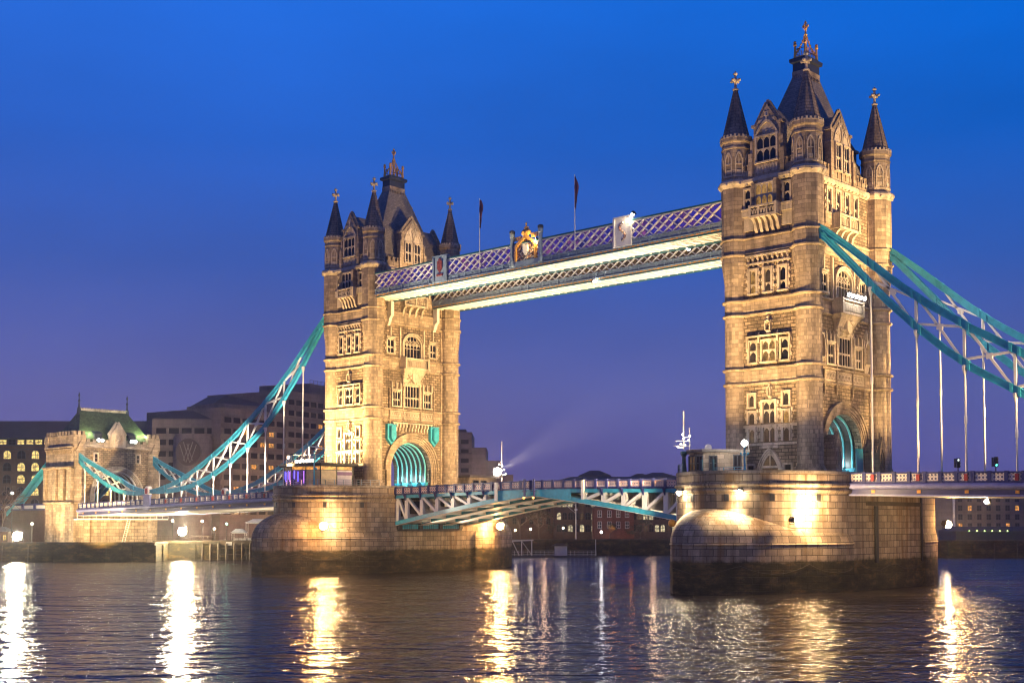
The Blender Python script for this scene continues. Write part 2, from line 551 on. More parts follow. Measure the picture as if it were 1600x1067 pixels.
def make_pier(cx, side, label):
    r = thing('bridge_pier', label, 'bridge pier', (cx, 0, 0), 'granite river piers')
    b = MB()
    rings = []
    prof = [(0, -3), (0, 11.9), (0.22, 12.05), (0.3, 12.25), (0.12, 12.42), (0.12, 12.62), (0.34, 12.78), (0.3, 12.98), (0.06, 13.1), (0.06, 14.18)]
    for g, z in prof:
        rings.append([(x, y, z) for x, y in pier_outline(cx, g)])
    b.loft(rings, caps=False)
    b.build('shaft', M['pier'], r)
    b = MB()
    o2 = pier_outline(cx, 0.12); i2 = pier_outline(cx, -0.75)
    n = len(o2)
    vs = [(x, y, 14.18) for x, y in o2] + [(x, y, PT) for x, y in o2] + [(x, y, PT) for x, y in i2] + [(x, y, 13.2) for x, y in i2]
    b = MB().add(vs, [(k * n + i, k * n + (i + 1) % n, (k + 1) * n + (i + 1) % n, (k + 1) * n + i) for k in range(3) for i in range(n)])
    b.build('coping', M['pierledge'], r)
    b = MB().add([(x, y, 13.2) for x, y in pier_outline(cx, -0.7)], [tuple(range(n))])
    b.build('platform', M['asphalt'], r)
    for sgn in (-1, 1):
        c = cutwater_outline(cx, sgn)
        tgt = [(cx + (x - cx) * 0.25, sgn * 22.0) for x, y in c]
        rings = [[(x, y, -3) for x, y in c], [(x, y, 5.75) for x, y in cutwater_outline(cx, sgn)],
                 [(x, y, 5.95) for x, y in cutwater_outline(cx, sgn, grow=0.1)]]
        for k in range(11):
            t = k / 10
            s = 1 - cos(t * pi / 2)
            rings.append([(x + (u - x) * s, y + (v - y) * s, 6.05 + 4.1 * sin(t * pi / 2)) for (x, y), (u, v) in zip(c, tgt)])
        b = MB()
        m = len(c)
        vs = [p for q in rings for p in q]
        fs = [(k * m + i, k * m + i + 1, (k + 1) * m + i + 1, (k + 1) * m + i) for k in range(len(rings) - 1) for i in range(m - 1)]
        b.add(vs, fs)
        b.sm = [i >= 3 * (m - 1) for i in range(len(fs))]
        acc = [0.0]
        for i in range(1, m):
            acc.append(acc[-1] + sqrt((c[i][0] - c[i - 1][0]) ** 2 + (c[i][1] - c[i - 1][1]) ** 2))
        uvs = []
        vv = -3.0
        for k, q in enumerate(rings):
            if k > 1:
                vv += (Vector(q[m // 4]) - Vector(rings[k - 1][m // 4])).length
            elif k == 1:
                vv = 5.75
            uvs += [(u, vv) for u in acc]
        b.build('cutwater', M['pier'], r, uvs)
    # black boxes standing for the dark of the drain holes below the moulding
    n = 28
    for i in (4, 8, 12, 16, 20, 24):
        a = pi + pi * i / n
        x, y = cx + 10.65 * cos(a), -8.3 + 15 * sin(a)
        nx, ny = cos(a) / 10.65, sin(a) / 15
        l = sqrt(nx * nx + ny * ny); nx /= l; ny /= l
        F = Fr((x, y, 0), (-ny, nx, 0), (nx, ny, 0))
        MB().fbox(F, -0.28, 0.28, 10.95, 11.75, -0.3, 0.09).build('drain_shade_box', M['black'], r)
    # draped mooring chains round the shaft just above the weed
    path = [(x, y) for x, y in cutwater_outline(cx, -1, grow=0.1)][3:-1] + [(cx + 10.78, y) for y in (-8, -6, -4, -2, 0, 2, 4, 6, 8, 10, 12)]
    acc = 0; pts = []; pts2 = []
    for k, (x, y) in enumerate(path):
        if k:
            acc += sqrt((x - path[k - 1][0]) ** 2 + (y - path[k - 1][1]) ** 2)
        ph = (acc % 9.0) / 9.0
        sag = 4 * ph * (1 - ph)
        pts.append((x, y, 5.3 - 1.25 * sag)); pts2.append((x, y, 3.7 - 1.1 * sag))
    MB().tube(pts2, 0.035, 5).build('mooring_chain', M['rope'], r)
    return r
pierR = make_pier(41.15, 1, 'weed-stained granite pier with white-lit dome nose and flat-roofed grey cabin on top')
pierL = make_pier(-41.15, -1, 'weed-stained granite pier with glazed purple-lit kiosk on top and one glaring lamp on its front')
# features of each pier's visible long side
b = MB()
b.box(51.82, 52.15, -5.5, 8.6, 10.55, 11.05)
b.build('timber_fender', M['timber'], pierR)
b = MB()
b.box(51.82, 52.1, -3.4, -2.85, 3.6, 10.5)  # dark strips drawn in place of a groove's shade
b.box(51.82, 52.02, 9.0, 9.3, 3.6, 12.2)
b.build('groove_shade_strip', M['darksteel'], pierR)
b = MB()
b.box(-30.48, -30.3, -7.9, 6.4, 8.15, 13.0)  # dark plate drawn in place of the shaded chamber opening
b.build('chamber_shade_plate', M['darksteel'], pierL)
b = MB()
for y in (-8.0, -3.4, 1.2, 5.9):
    b.box(-30.48, -29.9, y - 0.35, y + 0.35, 7.4, 8.3)
b.box(-30.46, -30.1, -8.2, 6.3, 7.15, 7.42)
b.build('bearing_block', M['black'], pierL)
b = MB()
for k in range(29):
    b.box(-30.0, -29.95, -8 + k * 0.5, -7.96 + k * 0.5, 7.42, 8.3)
b.box(-30.02, -29.93, -8, 6.2, 7.8, 7.86)
b.build('railing', M['black'], pierL)
MB().box(-30.28, -30.2, -7.6, 6.0, 7.45, 8.2).build('chamber_screen', M['teal'], pierL)

# ------------------------------------------------------------------ towers
def oct_ring(x, y, R, z, m, n=24):
    """m=0 circle, m=1 octagon of circumradius R"""
    out = []
    for i in range(n):
        a = pi / 8 + 2 * pi * i / n
        k = cos(pi / 8) / cos(((a - pi / 8) % (pi / 4)) - pi / 8)
        r = R * ((1 - m) + m * k)
        out.append((x + r * cos(a), y + r * sin(a), z))
    return out
def make_turret(T, x, y):
    b = MB()
    lo = [(1.95, 13.2), (1.95, 14.9), (1.78, 15.25), (1.6, 15.6), (1.6, 38.8)]
    b.loft([oct_ring(x, y, R, z, 0) for R, z in lo], smooth=True, caps=False)
    b.loft([oct_ring(x, y, 1.6, 38.8, 0), oct_ring(x, y, 1.74, 39.9, 0.15), oct_ring(x, y, 1.98, 41.5, 1)], caps=False)
    up = [(1.98, 41.5), (1.98, 51.4), (2.02, 51.6), (1.86, 52.4), (1.86, 56.2), (1.94, 56.3), (1.94, 56.5), (1.86, 56.6), (1.86, 57.0), (2.1, 57.25), (2.1, 57.75), (1.7, 57.75)]
    b.loft([oct_ring(x, y, R, z, 1) for R, z in up], caps=True)
    t = b.build('turret', M['ashlar'], T)
    # blind tracery panels on the drum, small battlements on its ring
    b = MB()
    for k in range(8):
        a = pi / 8 + (k + 0.5) * pi / 4
        ap = 1.86 * cos(pi / 8)
        F = Fr((x + ap * cos(a), y + ap * sin(a), 0), (-sin(a), cos(a), 0), (cos(a), sin(a), 0))
        o_ = arch(0, 0.5, 52.75, 54.9, 55.9, 8, 1.6, 1.2); i_ = arch(0, 0.36, 52.9, 54.8, 55.6, 8, 1.6, 1.2)
        b.ring(F, o_, i_, -0.02, 0.09)
        b.fbox(F, -0.36, 0.36, 54.2, 54.32, -0.02, 0.07)
        b.fbox(F, -0.05, 0.05, 54.32, 55.4, -0.02, 0.06)
        b.fbox(F, -0.3, 0.3, 53.0, 53.5, -0.02, 0.05)
        F2 = Fr((x + 2.1 * cos(pi / 8) * cos(a), y + 2.1 * cos(pi / 8) * sin(a), 0), (-sin(a), cos(a), 0), (cos(a), sin(a), 0))
        for u in (-0.52, 0.0, 0.52):
            b.fbox(F2, u - 0.14, u + 0.14, 57.7, 58.05, -0.3, 0.03)
    b.loft([oct_ring(x, y, R, z, 1) for R, z in ((1.85, 52.55), (1.93, 52.6), (1.93, 52.78), (1.85, 52.82))], caps=False)
    b.loft([oct_ring(x, y, R, z, 1) for R, z in ((2.0, 57.66), (2.13, 57.68), (2.13, 57.78), (2.0, 57.8))], caps=False)
    b.build('tracery', M['trim'], t)
    b = MB()
    b.loft([oct_ring(x, y, 1.8, 57.72, 1, 8), oct_ring(x, y, 0.24, 64.3, 1, 8)])
    for k in range(8):
        a = pi / 8 + k * pi / 4
        b.bar((x + 1.78 * cos(a), y + 1.78 * sin(a), 57.8), (x + 0.22 * cos(a), y + 0.22 * sin(a), 64.3), 0.12, 0.12)
    b.build('spire', M['spire'], t)
    b = MB()
    b.lathe(x, y, [(0.22, 64.2), (0.42, 64.35), (0.42, 64.5), (0.18, 64.62), (0.16, 65.2), (0.3, 65.4), (0.3, 65.75), (0.16, 65.9), (0.15, 66.3), (0.3, 66.42), (0.3, 66.55), (0.12, 66.62), (0.1, 66.8)], 8)
    for dx, dy in ((1, 0), (-1, 0), (0, 1), (0, -1)):
        b.bar((x, y, 65.55), (x + dx * 0.55, y + dy * 0.55, 65.6), 0.24, 0.28)
        b.ball((x + dx * 0.62, y + dy * 0.62, 65.6), 0.2, 6)
    b.build('finial', M['trim'], t)
    return t
def window(T, F, u0, u1, v0, v1, lights=1, transom=0.5, head='pointed', pane='glass', fw=0.24, proud=0.26, sill=True, quoins=False, big=None):
    """stone frame with mullions (one mesh) and its pane (child)"""
    b = MB()
    if big:                       # whole window under one arch
        vs, p, q = big
        o_ = arch((u0 + u1) / 2, (u1 - u0) / 2 + fw, v0, vs, v1 + fw, 16, p, q)
        i_ = arch((u0 + u1) / 2, (u1 - u0) / 2, v0, vs, v1, 16, p, q)
        b.ring(F, o_, i_, -0.05, proud)
        o2 = arch((u0 + u1) / 2, (u1 - u0) / 2 + fw + 0.22, v0, vs, v1 + fw + 0.25, 16, p, q)
        b.ring(F, o2, arch((u0 + u1) / 2, (u1 - u0) / 2 + fw + 0.04, v0, vs, v1 + fw + 0.04, 16, p, q), -0.05, proud + 0.12)
    else:
        b.fbox(F, u0 - fw, u0, v0, v1 + fw, -0.05, proud)
        b.fbox(F, u1, u1 + fw, v0, v1 + fw, -0.05, proud)
        b.fbox(F, u0, u1, v1, v1 + fw, -0.05, proud)
    if sill:
        b.fbox(F, u0 - fw - 0.06, u1 + fw + 0.06, v0 - 0.2, v0, -0.05, proud + 0.1)
    lw = (u1 - u0) / lights
    for k in range(1, lights):
        b.fbox(F, u0 + k * lw - 0.055, u0 + k * lw + 0.055, v0, v1, 0.0, 0.15)
    tv = [v1]
    if transom:
        ts = transom if isinstance(transom, (list, tuple)) else [transom]
        for t in ts:
            v = v0 + (v1 - v0) * t
            b.fbox(F, u0, u1, v - 0.06, v + 0.06, 0.0, 0.14)
            tv.append(v - 0.06)
    if head:
        for vt in tv:
            top = vt
            if big:
                top = big[0] + 0.2
            hh = min(0.55, lw * 0.6)
            for k in range(lights):
                a0, a1 = u0 + k * lw, u0 + (k + 1) * lw
                ar = arch((a0 + a1) / 2, lw / 2 - 0.05, top - hh, top - hh, top - 0.06, 6, 1.5, 1.2)[1:-1]
                vs = [F.p(u, v, 0.12) for u, v in ar] + [F.p(u, top, 0.12) for u, v in ar]
                n = len(ar)
                b.add(vs, [(i, i + 1, n + i + 1, n + i) for i in range(n - 1)])
            if big:
                # tracery net in the arch head
                for k in range(lights):
                    um = u0 + (k + 0.5) * lw
                    b.bar(F.p(um - lw / 2, top, 0.08), F.p(um + lw / 2, min(v1 - 0.15, top + lw * 1.1), 0.08), 0.1, 0.1)
                    b.bar(F.p(um + lw / 2, top, 0.09), F.p(um - lw / 2, min(v1 - 0.15, top + lw * 1.1), 0.09), 0.1, 0.1)
                b.fbox(F, u0, u1, top - 0.06, top + 0.06, 0.0, 0.13)
                break
    if quoins:
        k = 0
        v = v0
        while v < v1:
            d = 0.28 if k % 2 else 0.12
            b.fbox(F, u0 - fw - d, u0 - fw, v + 0.02, v + 0.42, -0.05, proud - 0.1)
            b.fbox(F, u1 + fw, u1 + fw + d, v + 0.02, v + 0.42, -0.05, proud - 0.1)
            v += 0.46; k += 1
    w = b.build('window', M['trim'], T)
    c = MB()
    if big:
        pts = arch((u0 + u1) / 2, (u1 - u0) / 2 + 0.05, v0, big[0], v1 + 0.05, 16, big[1], big[2])
        c.add([F.p(u, v, 0.03) for u, v in pts], [tuple(range(len(pts) - 1, -1, -1))])
    else:
        c.add([F.p(u, v, 0.03) for u, v in rect(u0 - 0.05, u1 + 0.05, v0 - 0.05, v1 + 0.05)], [(0, 1, 2, 3)])
    c.build('pane', M[pane], w)
    return w
def bracket(b, F, u, v0, v1, w, width=0.34):
    """scroll-shaped corbel"""
    n = 10
    prof = [(0, v0)]
    for i in range(n + 1):
        t = i / n
        prof.append((w * (0.12 + 0.88 * t ** 1.6) + 0.10 * w * sin(t * 2 * pi), v0 + (v1 - v0) * t))
    prof.append((0, v1))
    m = len(prof)
    vs = [F.p(u - width / 2, v, ww) for ww, v in prof] + [F.p(u + width / 2, v, ww) for ww, v in prof]
    b.add(vs, [(i, (i + 1) % m, m + (i + 1) % m, m + i) for i in range(m)] + [tuple(range(m - 1, -1, -1)), tuple(range(m, 2 * m))])
def corbel_table(b, F, u0, u1, v0, v1, w, n):
    b.fbox(F, u0, u1, v1 - 0.22, v1, -0.02, w + 0.06)
    for k in range(n):
        u = u0 + (k + 0.5) * (u1 - u0) / n
        b.fbox(F, u - 0.13, u + 0.13, v0 + (v1 - v0) * 0.45, v1 - 0.2, -0.02, w)
        b.fbox(F, u - 0.11, u + 0.11, v0, v0 + (v1 - v0) * 0.5, -0.02, w * 0.55)
def pinnacle(b, F, u, v, h, w=0.2, r=0.14):
    b.fbox(F, u - r, u + r, v, v + h * 0.55, -0.02, w)
    x = [F.p(u - r * 1.3, v + h * 0.55, -0.02), F.p(u + r * 1.3, v + h * 0.55, -0.02), F.p(u + r * 1.3, v + h * 0.55, w + 0.05), F.p(u - r * 1.3, v + h * 0.55, w + 0.05), F.p(u, v + h, w / 2)]
    b.add(x, [(0, 1, 4), (1, 2, 4), (2, 3, 4), (3, 0, 4), (3, 2, 1, 0)])
def niche(T, F, u, v0, h, hw=0.45):
    """statue niche: canopy, figure-like carved block, bracket foot"""
    b = MB()
    bracket(b, F, u, v0, v0 + h * 0.22, 0.55, hw * 1.6)
    o_ = arch(u, hw, v0 + h * 0.22, v0 + h * 0.62, v0 + h * 0.82, 8, 1.5, 1.2)
    i_ = arch(u, hw - 0.13, v0 + h * 0.22, v0 + h * 0.6, v0 + h * 0.76, 8, 1.5, 1.2)
    b.ring(F, o_, i_, -0.02, 0.5)
    pinnacle(b, F, u, v0 + h * 0.8, h * 0.32, 0.4, 0.13)
    pinnacle(b, F, u - hw, v0 + h * 0.62, h * 0.26, 0.35, 0.09)
    pinnacle(b, F, u + hw, v0 + h * 0.62, h * 0.26, 0.35, 0.09)
    b.build('niche', M['trim'], T)
def balcony(T, F, hw, v0, v1, vb, depth, nb, uc=0.0, panels=3):
    """projecting balcony: floor, pierced front, corbels"""
    b = MB()
    b.fbox(F, uc - hw, uc + hw, v0 - 0.3, v0, -0.02, depth)
    b.fbox(F, uc - hw, uc + hw, v1 - 0.22, v1, depth - 0.4, depth + 0.08)
    b.fbox(F, uc - hw, uc + hw, v0, v1 - 0.22, depth - 0.42, depth - 0.34)
    for s in (-1, 1):
        b.fbox(F, uc + s * hw - 0.17, uc + s * hw + 0.17, v0 - 0.3, v1 + 0.12, -0.02, depth + 0.06)
    for k in range(panels + 1):
        u = uc - hw + 2 * hw * k / panels
        b.fbox(F, u - 0.12, u + 0.12, v0, v1 - 0.2, depth - 0.35, depth + 0.03)
    nr = max(panels * 3, int(2 * hw / 0.5))
    for k in range(nr):
        u = uc - hw + 2 * hw * (k + 0.5) / nr
        b.ring(F, arch(u, 0.2, v0 + 0.15, v1 - 0.7, v1 - 0.4, 6), arch(u, 0.09, v0 + 0.15, v1 - 0.72, v1 - 0.5, 6), depth - 0.34, depth - 0.06)
    for k in range(nb):
        u = uc - hw * 0.86 + 2 * hw * 0.86 * k / max(1, nb - 1)
        bracket(b, F, u, vb, v0 - 0.3, depth * 0.95, 0.42)
    b.build('balcony', M['trim'], T)
def course_walls(b, faces, z0, z1, d):
    h = z1 - z0
    pr = [(-0.3, z0), (0.0, z0), (0.55 * d, z0 + 0.12 * h), (d, z0 + 0.4 * h), (d, z1 - 0.25 * h), (0.35 * d, z1), (-0.3, z1)]
    for F, hw in faces:
        m = len(pr)
        vs = [F.p(-hw, v, w) for w, v in pr] + [F.p(hw, v, w) for w, v in pr]
        b.add(vs, [(i, (i + 1) % m, m + (i + 1) % m, m + i) for i in range(m)])
def gable(T, F, hw, zs, za, v0, depth, pierced):
    """stone gable front with shoulders, its small roof running back into the main roof"""
    b = MB()
    poly = [(-hw, v0), (-hw, zs - 1.6), (-hw + 0.25, zs - 1.4), (-hw + 0.25, zs), (-hw + 0.5, zs), (0, za), (hw - 0.5, zs), (hw - 0.25, zs), (hw - 0.25, zs - 1.4), (hw, zs - 1.6), (hw, v0)]
    b.ext(F, poly, -0.7, 0.12)
    # raking coping
    for s in (-1, 1):
        b.bar(F.p(s * (hw - 0.45), zs - 0.1, -0.2), F.p(0, za + 0.15, -0.2), 0.9, 0.24, up=tuple(F.n))
        b.fbox(F, s * (hw - 0.2) - 0.28, s * (hw - 0.2) + 0.28, zs - 0.1, zs + 0.25, -0.75, 0.2)
        b.fbox(F, s * (hw - 0.02) - 0.2, s * (hw - 0.02) + 0.2, v0, zs - 1.8, -0.2, 0.3)
        b.fbox(F, s * (hw + 0.1) - 0.3, s * (hw + 0.1) + 0.3, v0, zs - 3.4, -0.2, 0.45)
    b.fbox(F, -0.16, 0.16, za - 0.1, za + 0.55, -0.36, -0.04)
    g = b.build('gable', M['ashlar'], T)
    b = MB()
    if pierced == 'pair':
        for s in (-1, 1):
            b.ring(F, arch(s * 1.05, 0.95, 57.2, 57.2, 59.0, 8, 1.5, 1.2), arch(s * 1.05, 0.78, 57.2, 57.2, 58.75, 8, 1.5, 1.2), 0.0, 0.26)
        for k, (u, v) in enumerate([(0, 60.3), (-0.5, 59.4), (0.5, 59.4), (0, 58.9), (-1.1, 58.4), (1.1, 58.4), (0, 59.8), (-0.9, 58.9), (0.9, 58.9)]):
            b.fbox(F, u - 0.13, u + 0.13, v - 0.28, v + 0.28, 0.0, 0.27)
            b.fbox(F, u - 0.27, u + 0.27, v - 0.1, v + 0.1, 0.0, 0.24)
        b.fbox(F, -0.1, 0.1, v0, 59.0, 0.0, 0.3)
        b.ext(F, [(-1.9, 57.1), (0, 60.9), (1.9, 57.1)], 0.05, 0.145)
    else:
        b.ring(F, arch(0, 1.75, 57.0, 57.0, 59.2, 12, 1.6, 1.25), arch(0, 1.5, 57.0, 57.0, 58.85, 12, 1.6, 1.25), 0.0, 0.34)
        pinnacle(b, F, 0, 59.1, 0.9, 0.3, 0.12)
        for u in (-0.8, 0, 0.8):
            b.ring(F, arch(u, 0.38, 57.2, 57.3, 57.9, 6), arch(u, 0.24, 57.2, 57.3, 57.75, 6), 0.0, 0.22)
        b.fbox(F, -1.5, 1.5, 57.0, 57.2, 0.0, 0.3)
        for u in (-0.9, 0.0, 0.9):
            b.fbox(F, u - 0.3, u + 0.3, 59.6 if u == 0 else 58.9, 60.2 if u == 0 else 59.3, 0.0, 0.2)
        b.fbox(F, -1.7, 1.7, 52.5, 53.6, 0.0, 0.18)
        b.ext(F, [(-1.45, 57.0), (0, 60.5), (1.45, 57.0)], 0.05, 0.145)
        for k in range(8):
            b.fbox(F, -1.5 + k * 0.4, -1.3 + k * 0.4, 52.7, 53.4, 0.1, 0.26)
    b.build('tracery', M['trim'], g)
    b = MB()
    b.add([F.p(-hw + 0.3, zs - 0.2, -0.6), F.p(0, za - 0.25, -0.6), F.p(hw - 0.3, zs - 0.2, -0.6), F.p(-hw + 0.3, zs - 0.2, -depth), F.p(0, za - 0.25, -depth), F.p(hw - 0.3, zs - 0.2, -depth)],
          [(0, 1, 4, 3), (1, 2, 5, 4)])
    for s in (-1, 1):
        b.fbox(F, s * (hw - 0.45) - 0.12, s * (hw - 0.45) + 0.12, v0, zs - 0.2, -depth, -0.6)
    b.build('roof', M['slate'], g)
def make_tower(cx, label, outer):
    T = thing('bridge_tower', label, 'bridge tower', (cx, 0, 13.2), 'bridge towers')
    S = Fr((cx, -9.6, 0), (1, 0, 0), (0, -1, 0)); Nn = Fr((cx, 9.6, 0), (-1, 0, 0), (0, 1, 0))
    E_ = Fr((cx + 4.85, 0, 0), (0, 1, 0), (1, 0, 0)); Wf = Fr((cx - 4.85, 0, 0), (0, -1, 0), (-1, 0, 0))
    for F in (S, Nn):
        MB().fbox(F, -4.8, 4.8, 13.2, 52.2, -0.9, 0).build('wall', M['rough'], T)
    for F in (E_, Wf):
        a = arch(0, 4.6, 13.2, 17.8, 22.3, 20, 2.0, 2.0)
        b = MB().ext(F, [(-8.6, 13.2)] + a + [(8.6, 13.2), (8.6, 52.2), (-8.6, 52.2)], -0.9, 0)
        b.build('wall', M['rough'], T)
    # smooth friezes between the paired string courses, upper storey dressings
    faces = [(S, 4.2), (Nn, 4.2), (E_, 7.9), (Wf, 7.9)]
    for z0, z1 in ((26.1, 27.7), (34.85, 36.4), (42.55, 44.35)):
        for F, hw in faces:
            MB().fbox(F, -hw, hw, z0, z1, -0.3, 0.1).build('frieze', M['ashlar'], T)
    for F in (E_, Wf):                      # smooth piers beside the turrets
        for s in (-1, 1):
            MB().fbox(F, s * 7.35 - 0.5, s * 7.35 + 0.5, 14.5, 51.2, -0.3, 0.16).build('corner_pier', M['ashlar'], T)
    tur = [(cx + sx * 5.16, sy * 8.86) for sx in (-1, 1) for sy in (-1, 1)]
    for x, y in tur:
        make_turret(T, x, y)
    for z0, z1, d, R, m in ((25.72, 26.16, 0.34, 1.6, 0), (27.6, 28.0, 0.4, 1.6, 0), (34.5, 34.9, 0.34, 1.6, 0), (36.3, 36.74, 0.4, 1.6, 0),
                            (42.2, 42.62, 0.36, 1.9, 1), (44.28, 44.62, 0.34, 1.9, 1)):
        b = MB()
        course_walls(b, faces, z0, z1, d)
        h = z1 - z0
        for x, y in tur:
            b.loft([oct_ring(x, y, R + e, z, m) for e, z in ((-0.05, z0), (0.02, z0), (0.55 * d, z0 + 0.12 * h), (d * 0.85, z0 + 0.4 * h), (d * 0.85, z1 - 0.25 * h), (0.3 * d, z1), (-0.05, z1))], smooth=(m == 0), caps=False)
        b.build('string_course', M['ashlar'], T)
    b = MB()                                 # main cornice with carved bosses
    course_walls(b, faces, 51.15, 52.15, 0.6)
    for x, y in tur:
        b.loft([oct_ring(x, y, R, z, 1) for R, z in ((1.95, 51.1), (2.12, 51.25), (2.42, 51.6), (2.42, 51.85), (2.2, 52.15), (1.8, 52.2))], caps=False)
        for k in range(8):
            a = k * pi / 4
            b.ball((x + 2.2 * cos(a), y + 2.2 * sin(a), 51.5), 0.17, 6)
    for F, hw in faces:
        for k in range(int(hw * 2 / 0.9)):
            u = -hw + 0.45 + k * 0.9
            b.fbox(F, u - 0.15, u + 0.15, 51.2, 51.55, 0.1, 0.5)
    b.build('cornice', M['trim'], T)
    b = MB()                                 # battlemented parapet
    for F, hw in faces:
        b.fbox(F, -hw, hw, 52.1, 53.15, -0.35, 0.16)
        n = int(hw * 2 / 1.05)
        for k in range(n):
            u = -hw + (k + 0.5) * hw * 2 / n
            b.fbox(F, u - 0.3, u + 0.3, 53.1, 53.75, -0.33, 0.14)
            b.fbox(F, u - 0.36, u + 0.36, 53.75, 53.9, -0.38, 0.2)
            b.fbox(F, u - 0.1, u + 0.1, 52.45, 53.5, 0.1, 0.24)
    b.build('parapet', M['ashlar'], T)
    # roof
    b = MB()
    b.loft([[(cx + sx * x, sy * y, z) for sx, sy in ((-1, -1), (1, -1), (1, 1), (-1, 1))] for x, y, z in ((4.5, 7.9, 52.6), (4.25, 7.6, 53.6), (0.95, 1.72, 67.0))])
    rf = b.build('roof', M['slate'], T)
    b = MB()
    b.loft([[(cx + sx * x, sy * y, z) for sx, sy in ((-1, -1), (1, -1), (1, 1), (-1, 1))] for x, y, z in ((1.0, 1.78, 66.7), (1.02, 1.8, 67.55), (0.82, 1.6, 67.6), (0.82, 1.6, 67.9))])
    for k in range(6):
        for sy in (-1, 1):
            b.box(cx - 0.9 + k * 0.33, cx - 0.78 + k * 0.33, sy * 1.86 - 0.08, sy * 1.86 + 0.08, 66.35, 66.8)
    for k in range(9):
        for sx in (-1, 1):
            b.box(cx + sx * 1.1 - 0.08, cx + sx * 1.1 + 0.08, -1.65 + k * 0.38, -1.5 + k * 0.38, 66.3, 66.8)
    b.build('roof_collar', M['ashlar'], rf)
    b = MB()
    b.loft([[(cx + sx * x, sy * y, z) for sx, sy in ((-1, -1), (1, -1), (1, 1), (-1, 1))] for x, y, z in ((0.95, 1.75, 67.6), (0.95, 1.75, 68.6), (1.25, 2.05, 68.75), (1.3, 2.1, 69.2), (1.05, 1.85, 69.35), (0.9, 1.7, 69.35))])
    b.build('roof_cap', M['lead'], rf)
    b = MB()
    b.box(cx - 0.85, cx + 0.85, -1.6, 1.6, 69.3, 69.55)
    cs = [(cx + sx * 0.75, sy * 1.45) for sx in (-1, 1) for sy in (-1, 1)]
    for x, y in cs:
        b.lathe(x, y, [(0.24, 69.5), (0.16, 70.3), (0.14, 71.0), (0.26, 71.1), (0.26, 71.25), (0.1, 71.3)], 6)
        b.ball((x, y, 71.5), 0.22, 6)
        for k in range(7):
            t0, t1 = k / 7, (k + 1) / 7
            f = lambda t: (x + (cx - x) * t, y * (1 - t), 70.0 + 2.9 * t ** 1.5)
            b.bar(f(t0), f(t1), 0.12, 0.12)
            q = f(t1)
            b.ball((q[0], q[1], q[2] + 0.15), 0.14, 5)
        b.bar((x, y, 70.1), (x, -y, 70.1), 0.07, 0.07)
        b.bar((x, y, 70.6), (2 * cx - x, y, 70.6), 0.07, 0.07)
    for k in range(7):
        for sx in (-1, 1):
            b.bar((cx + sx * 0.75, -1.3 + k * 0.43, 69.5), (cx + sx * 0.75 * 0.8, (-1.3 + k * 0.43) * 0.85, 70.9), 0.07, 0.07)
    b.lathe(cx, 0, [(0.3, 69.5), (0.14, 71.0), (0.13, 72.6), (0.28, 72.75), (0.13, 72.95), (0.1, 73.4), (0.26, 73.55), (0.1, 73.75), (0.08, 74.2), (0.2, 74.35), (0.04, 74.7)], 8)
    for dx, dy in ((1, 0), (-1, 0), (0, 1), (0, -1)):
        b.ball((cx + dx * 0.33, dy * 0.33, 73.95), 0.17, 6)
        b.bar((cx, 0, 73.85), (cx + dx * 0.33, dy * 0.33, 73.95), 0.12, 0.12)
    b.build('cresting', M['gold'], rf)
    # gables on four sides
    for F, hw, kind in ((S, 2.2, 'one'), (E_, 2.75, 'pair'), (Nn, 2.2, 'one'), (Wf, 2.75, 'pair')):
        gable(T, F, hw, 58.6, 61.2, 52.1, 4.2 if kind == 'one' else 4.0, kind)
    G = Fr(S.o + S.n * 0.12, S.t, S.n)
    window(T, G, -1.4, 1.4, 53.9, 57.0, 3, 0.52)
    G = Fr(E_.o + E_.n * 0.12, E_.t, E_.n)
    for s in (-1, 1):
        window(T, G, s * 1.05 - 0.62, s * 1.05 + 0.62, 53.5, 56.9, 2, 0.5, fw=0.16)
    south(T, S, cx, outer)
    east(T, E_, cx, outer)
    vault(T, cx)
    return T
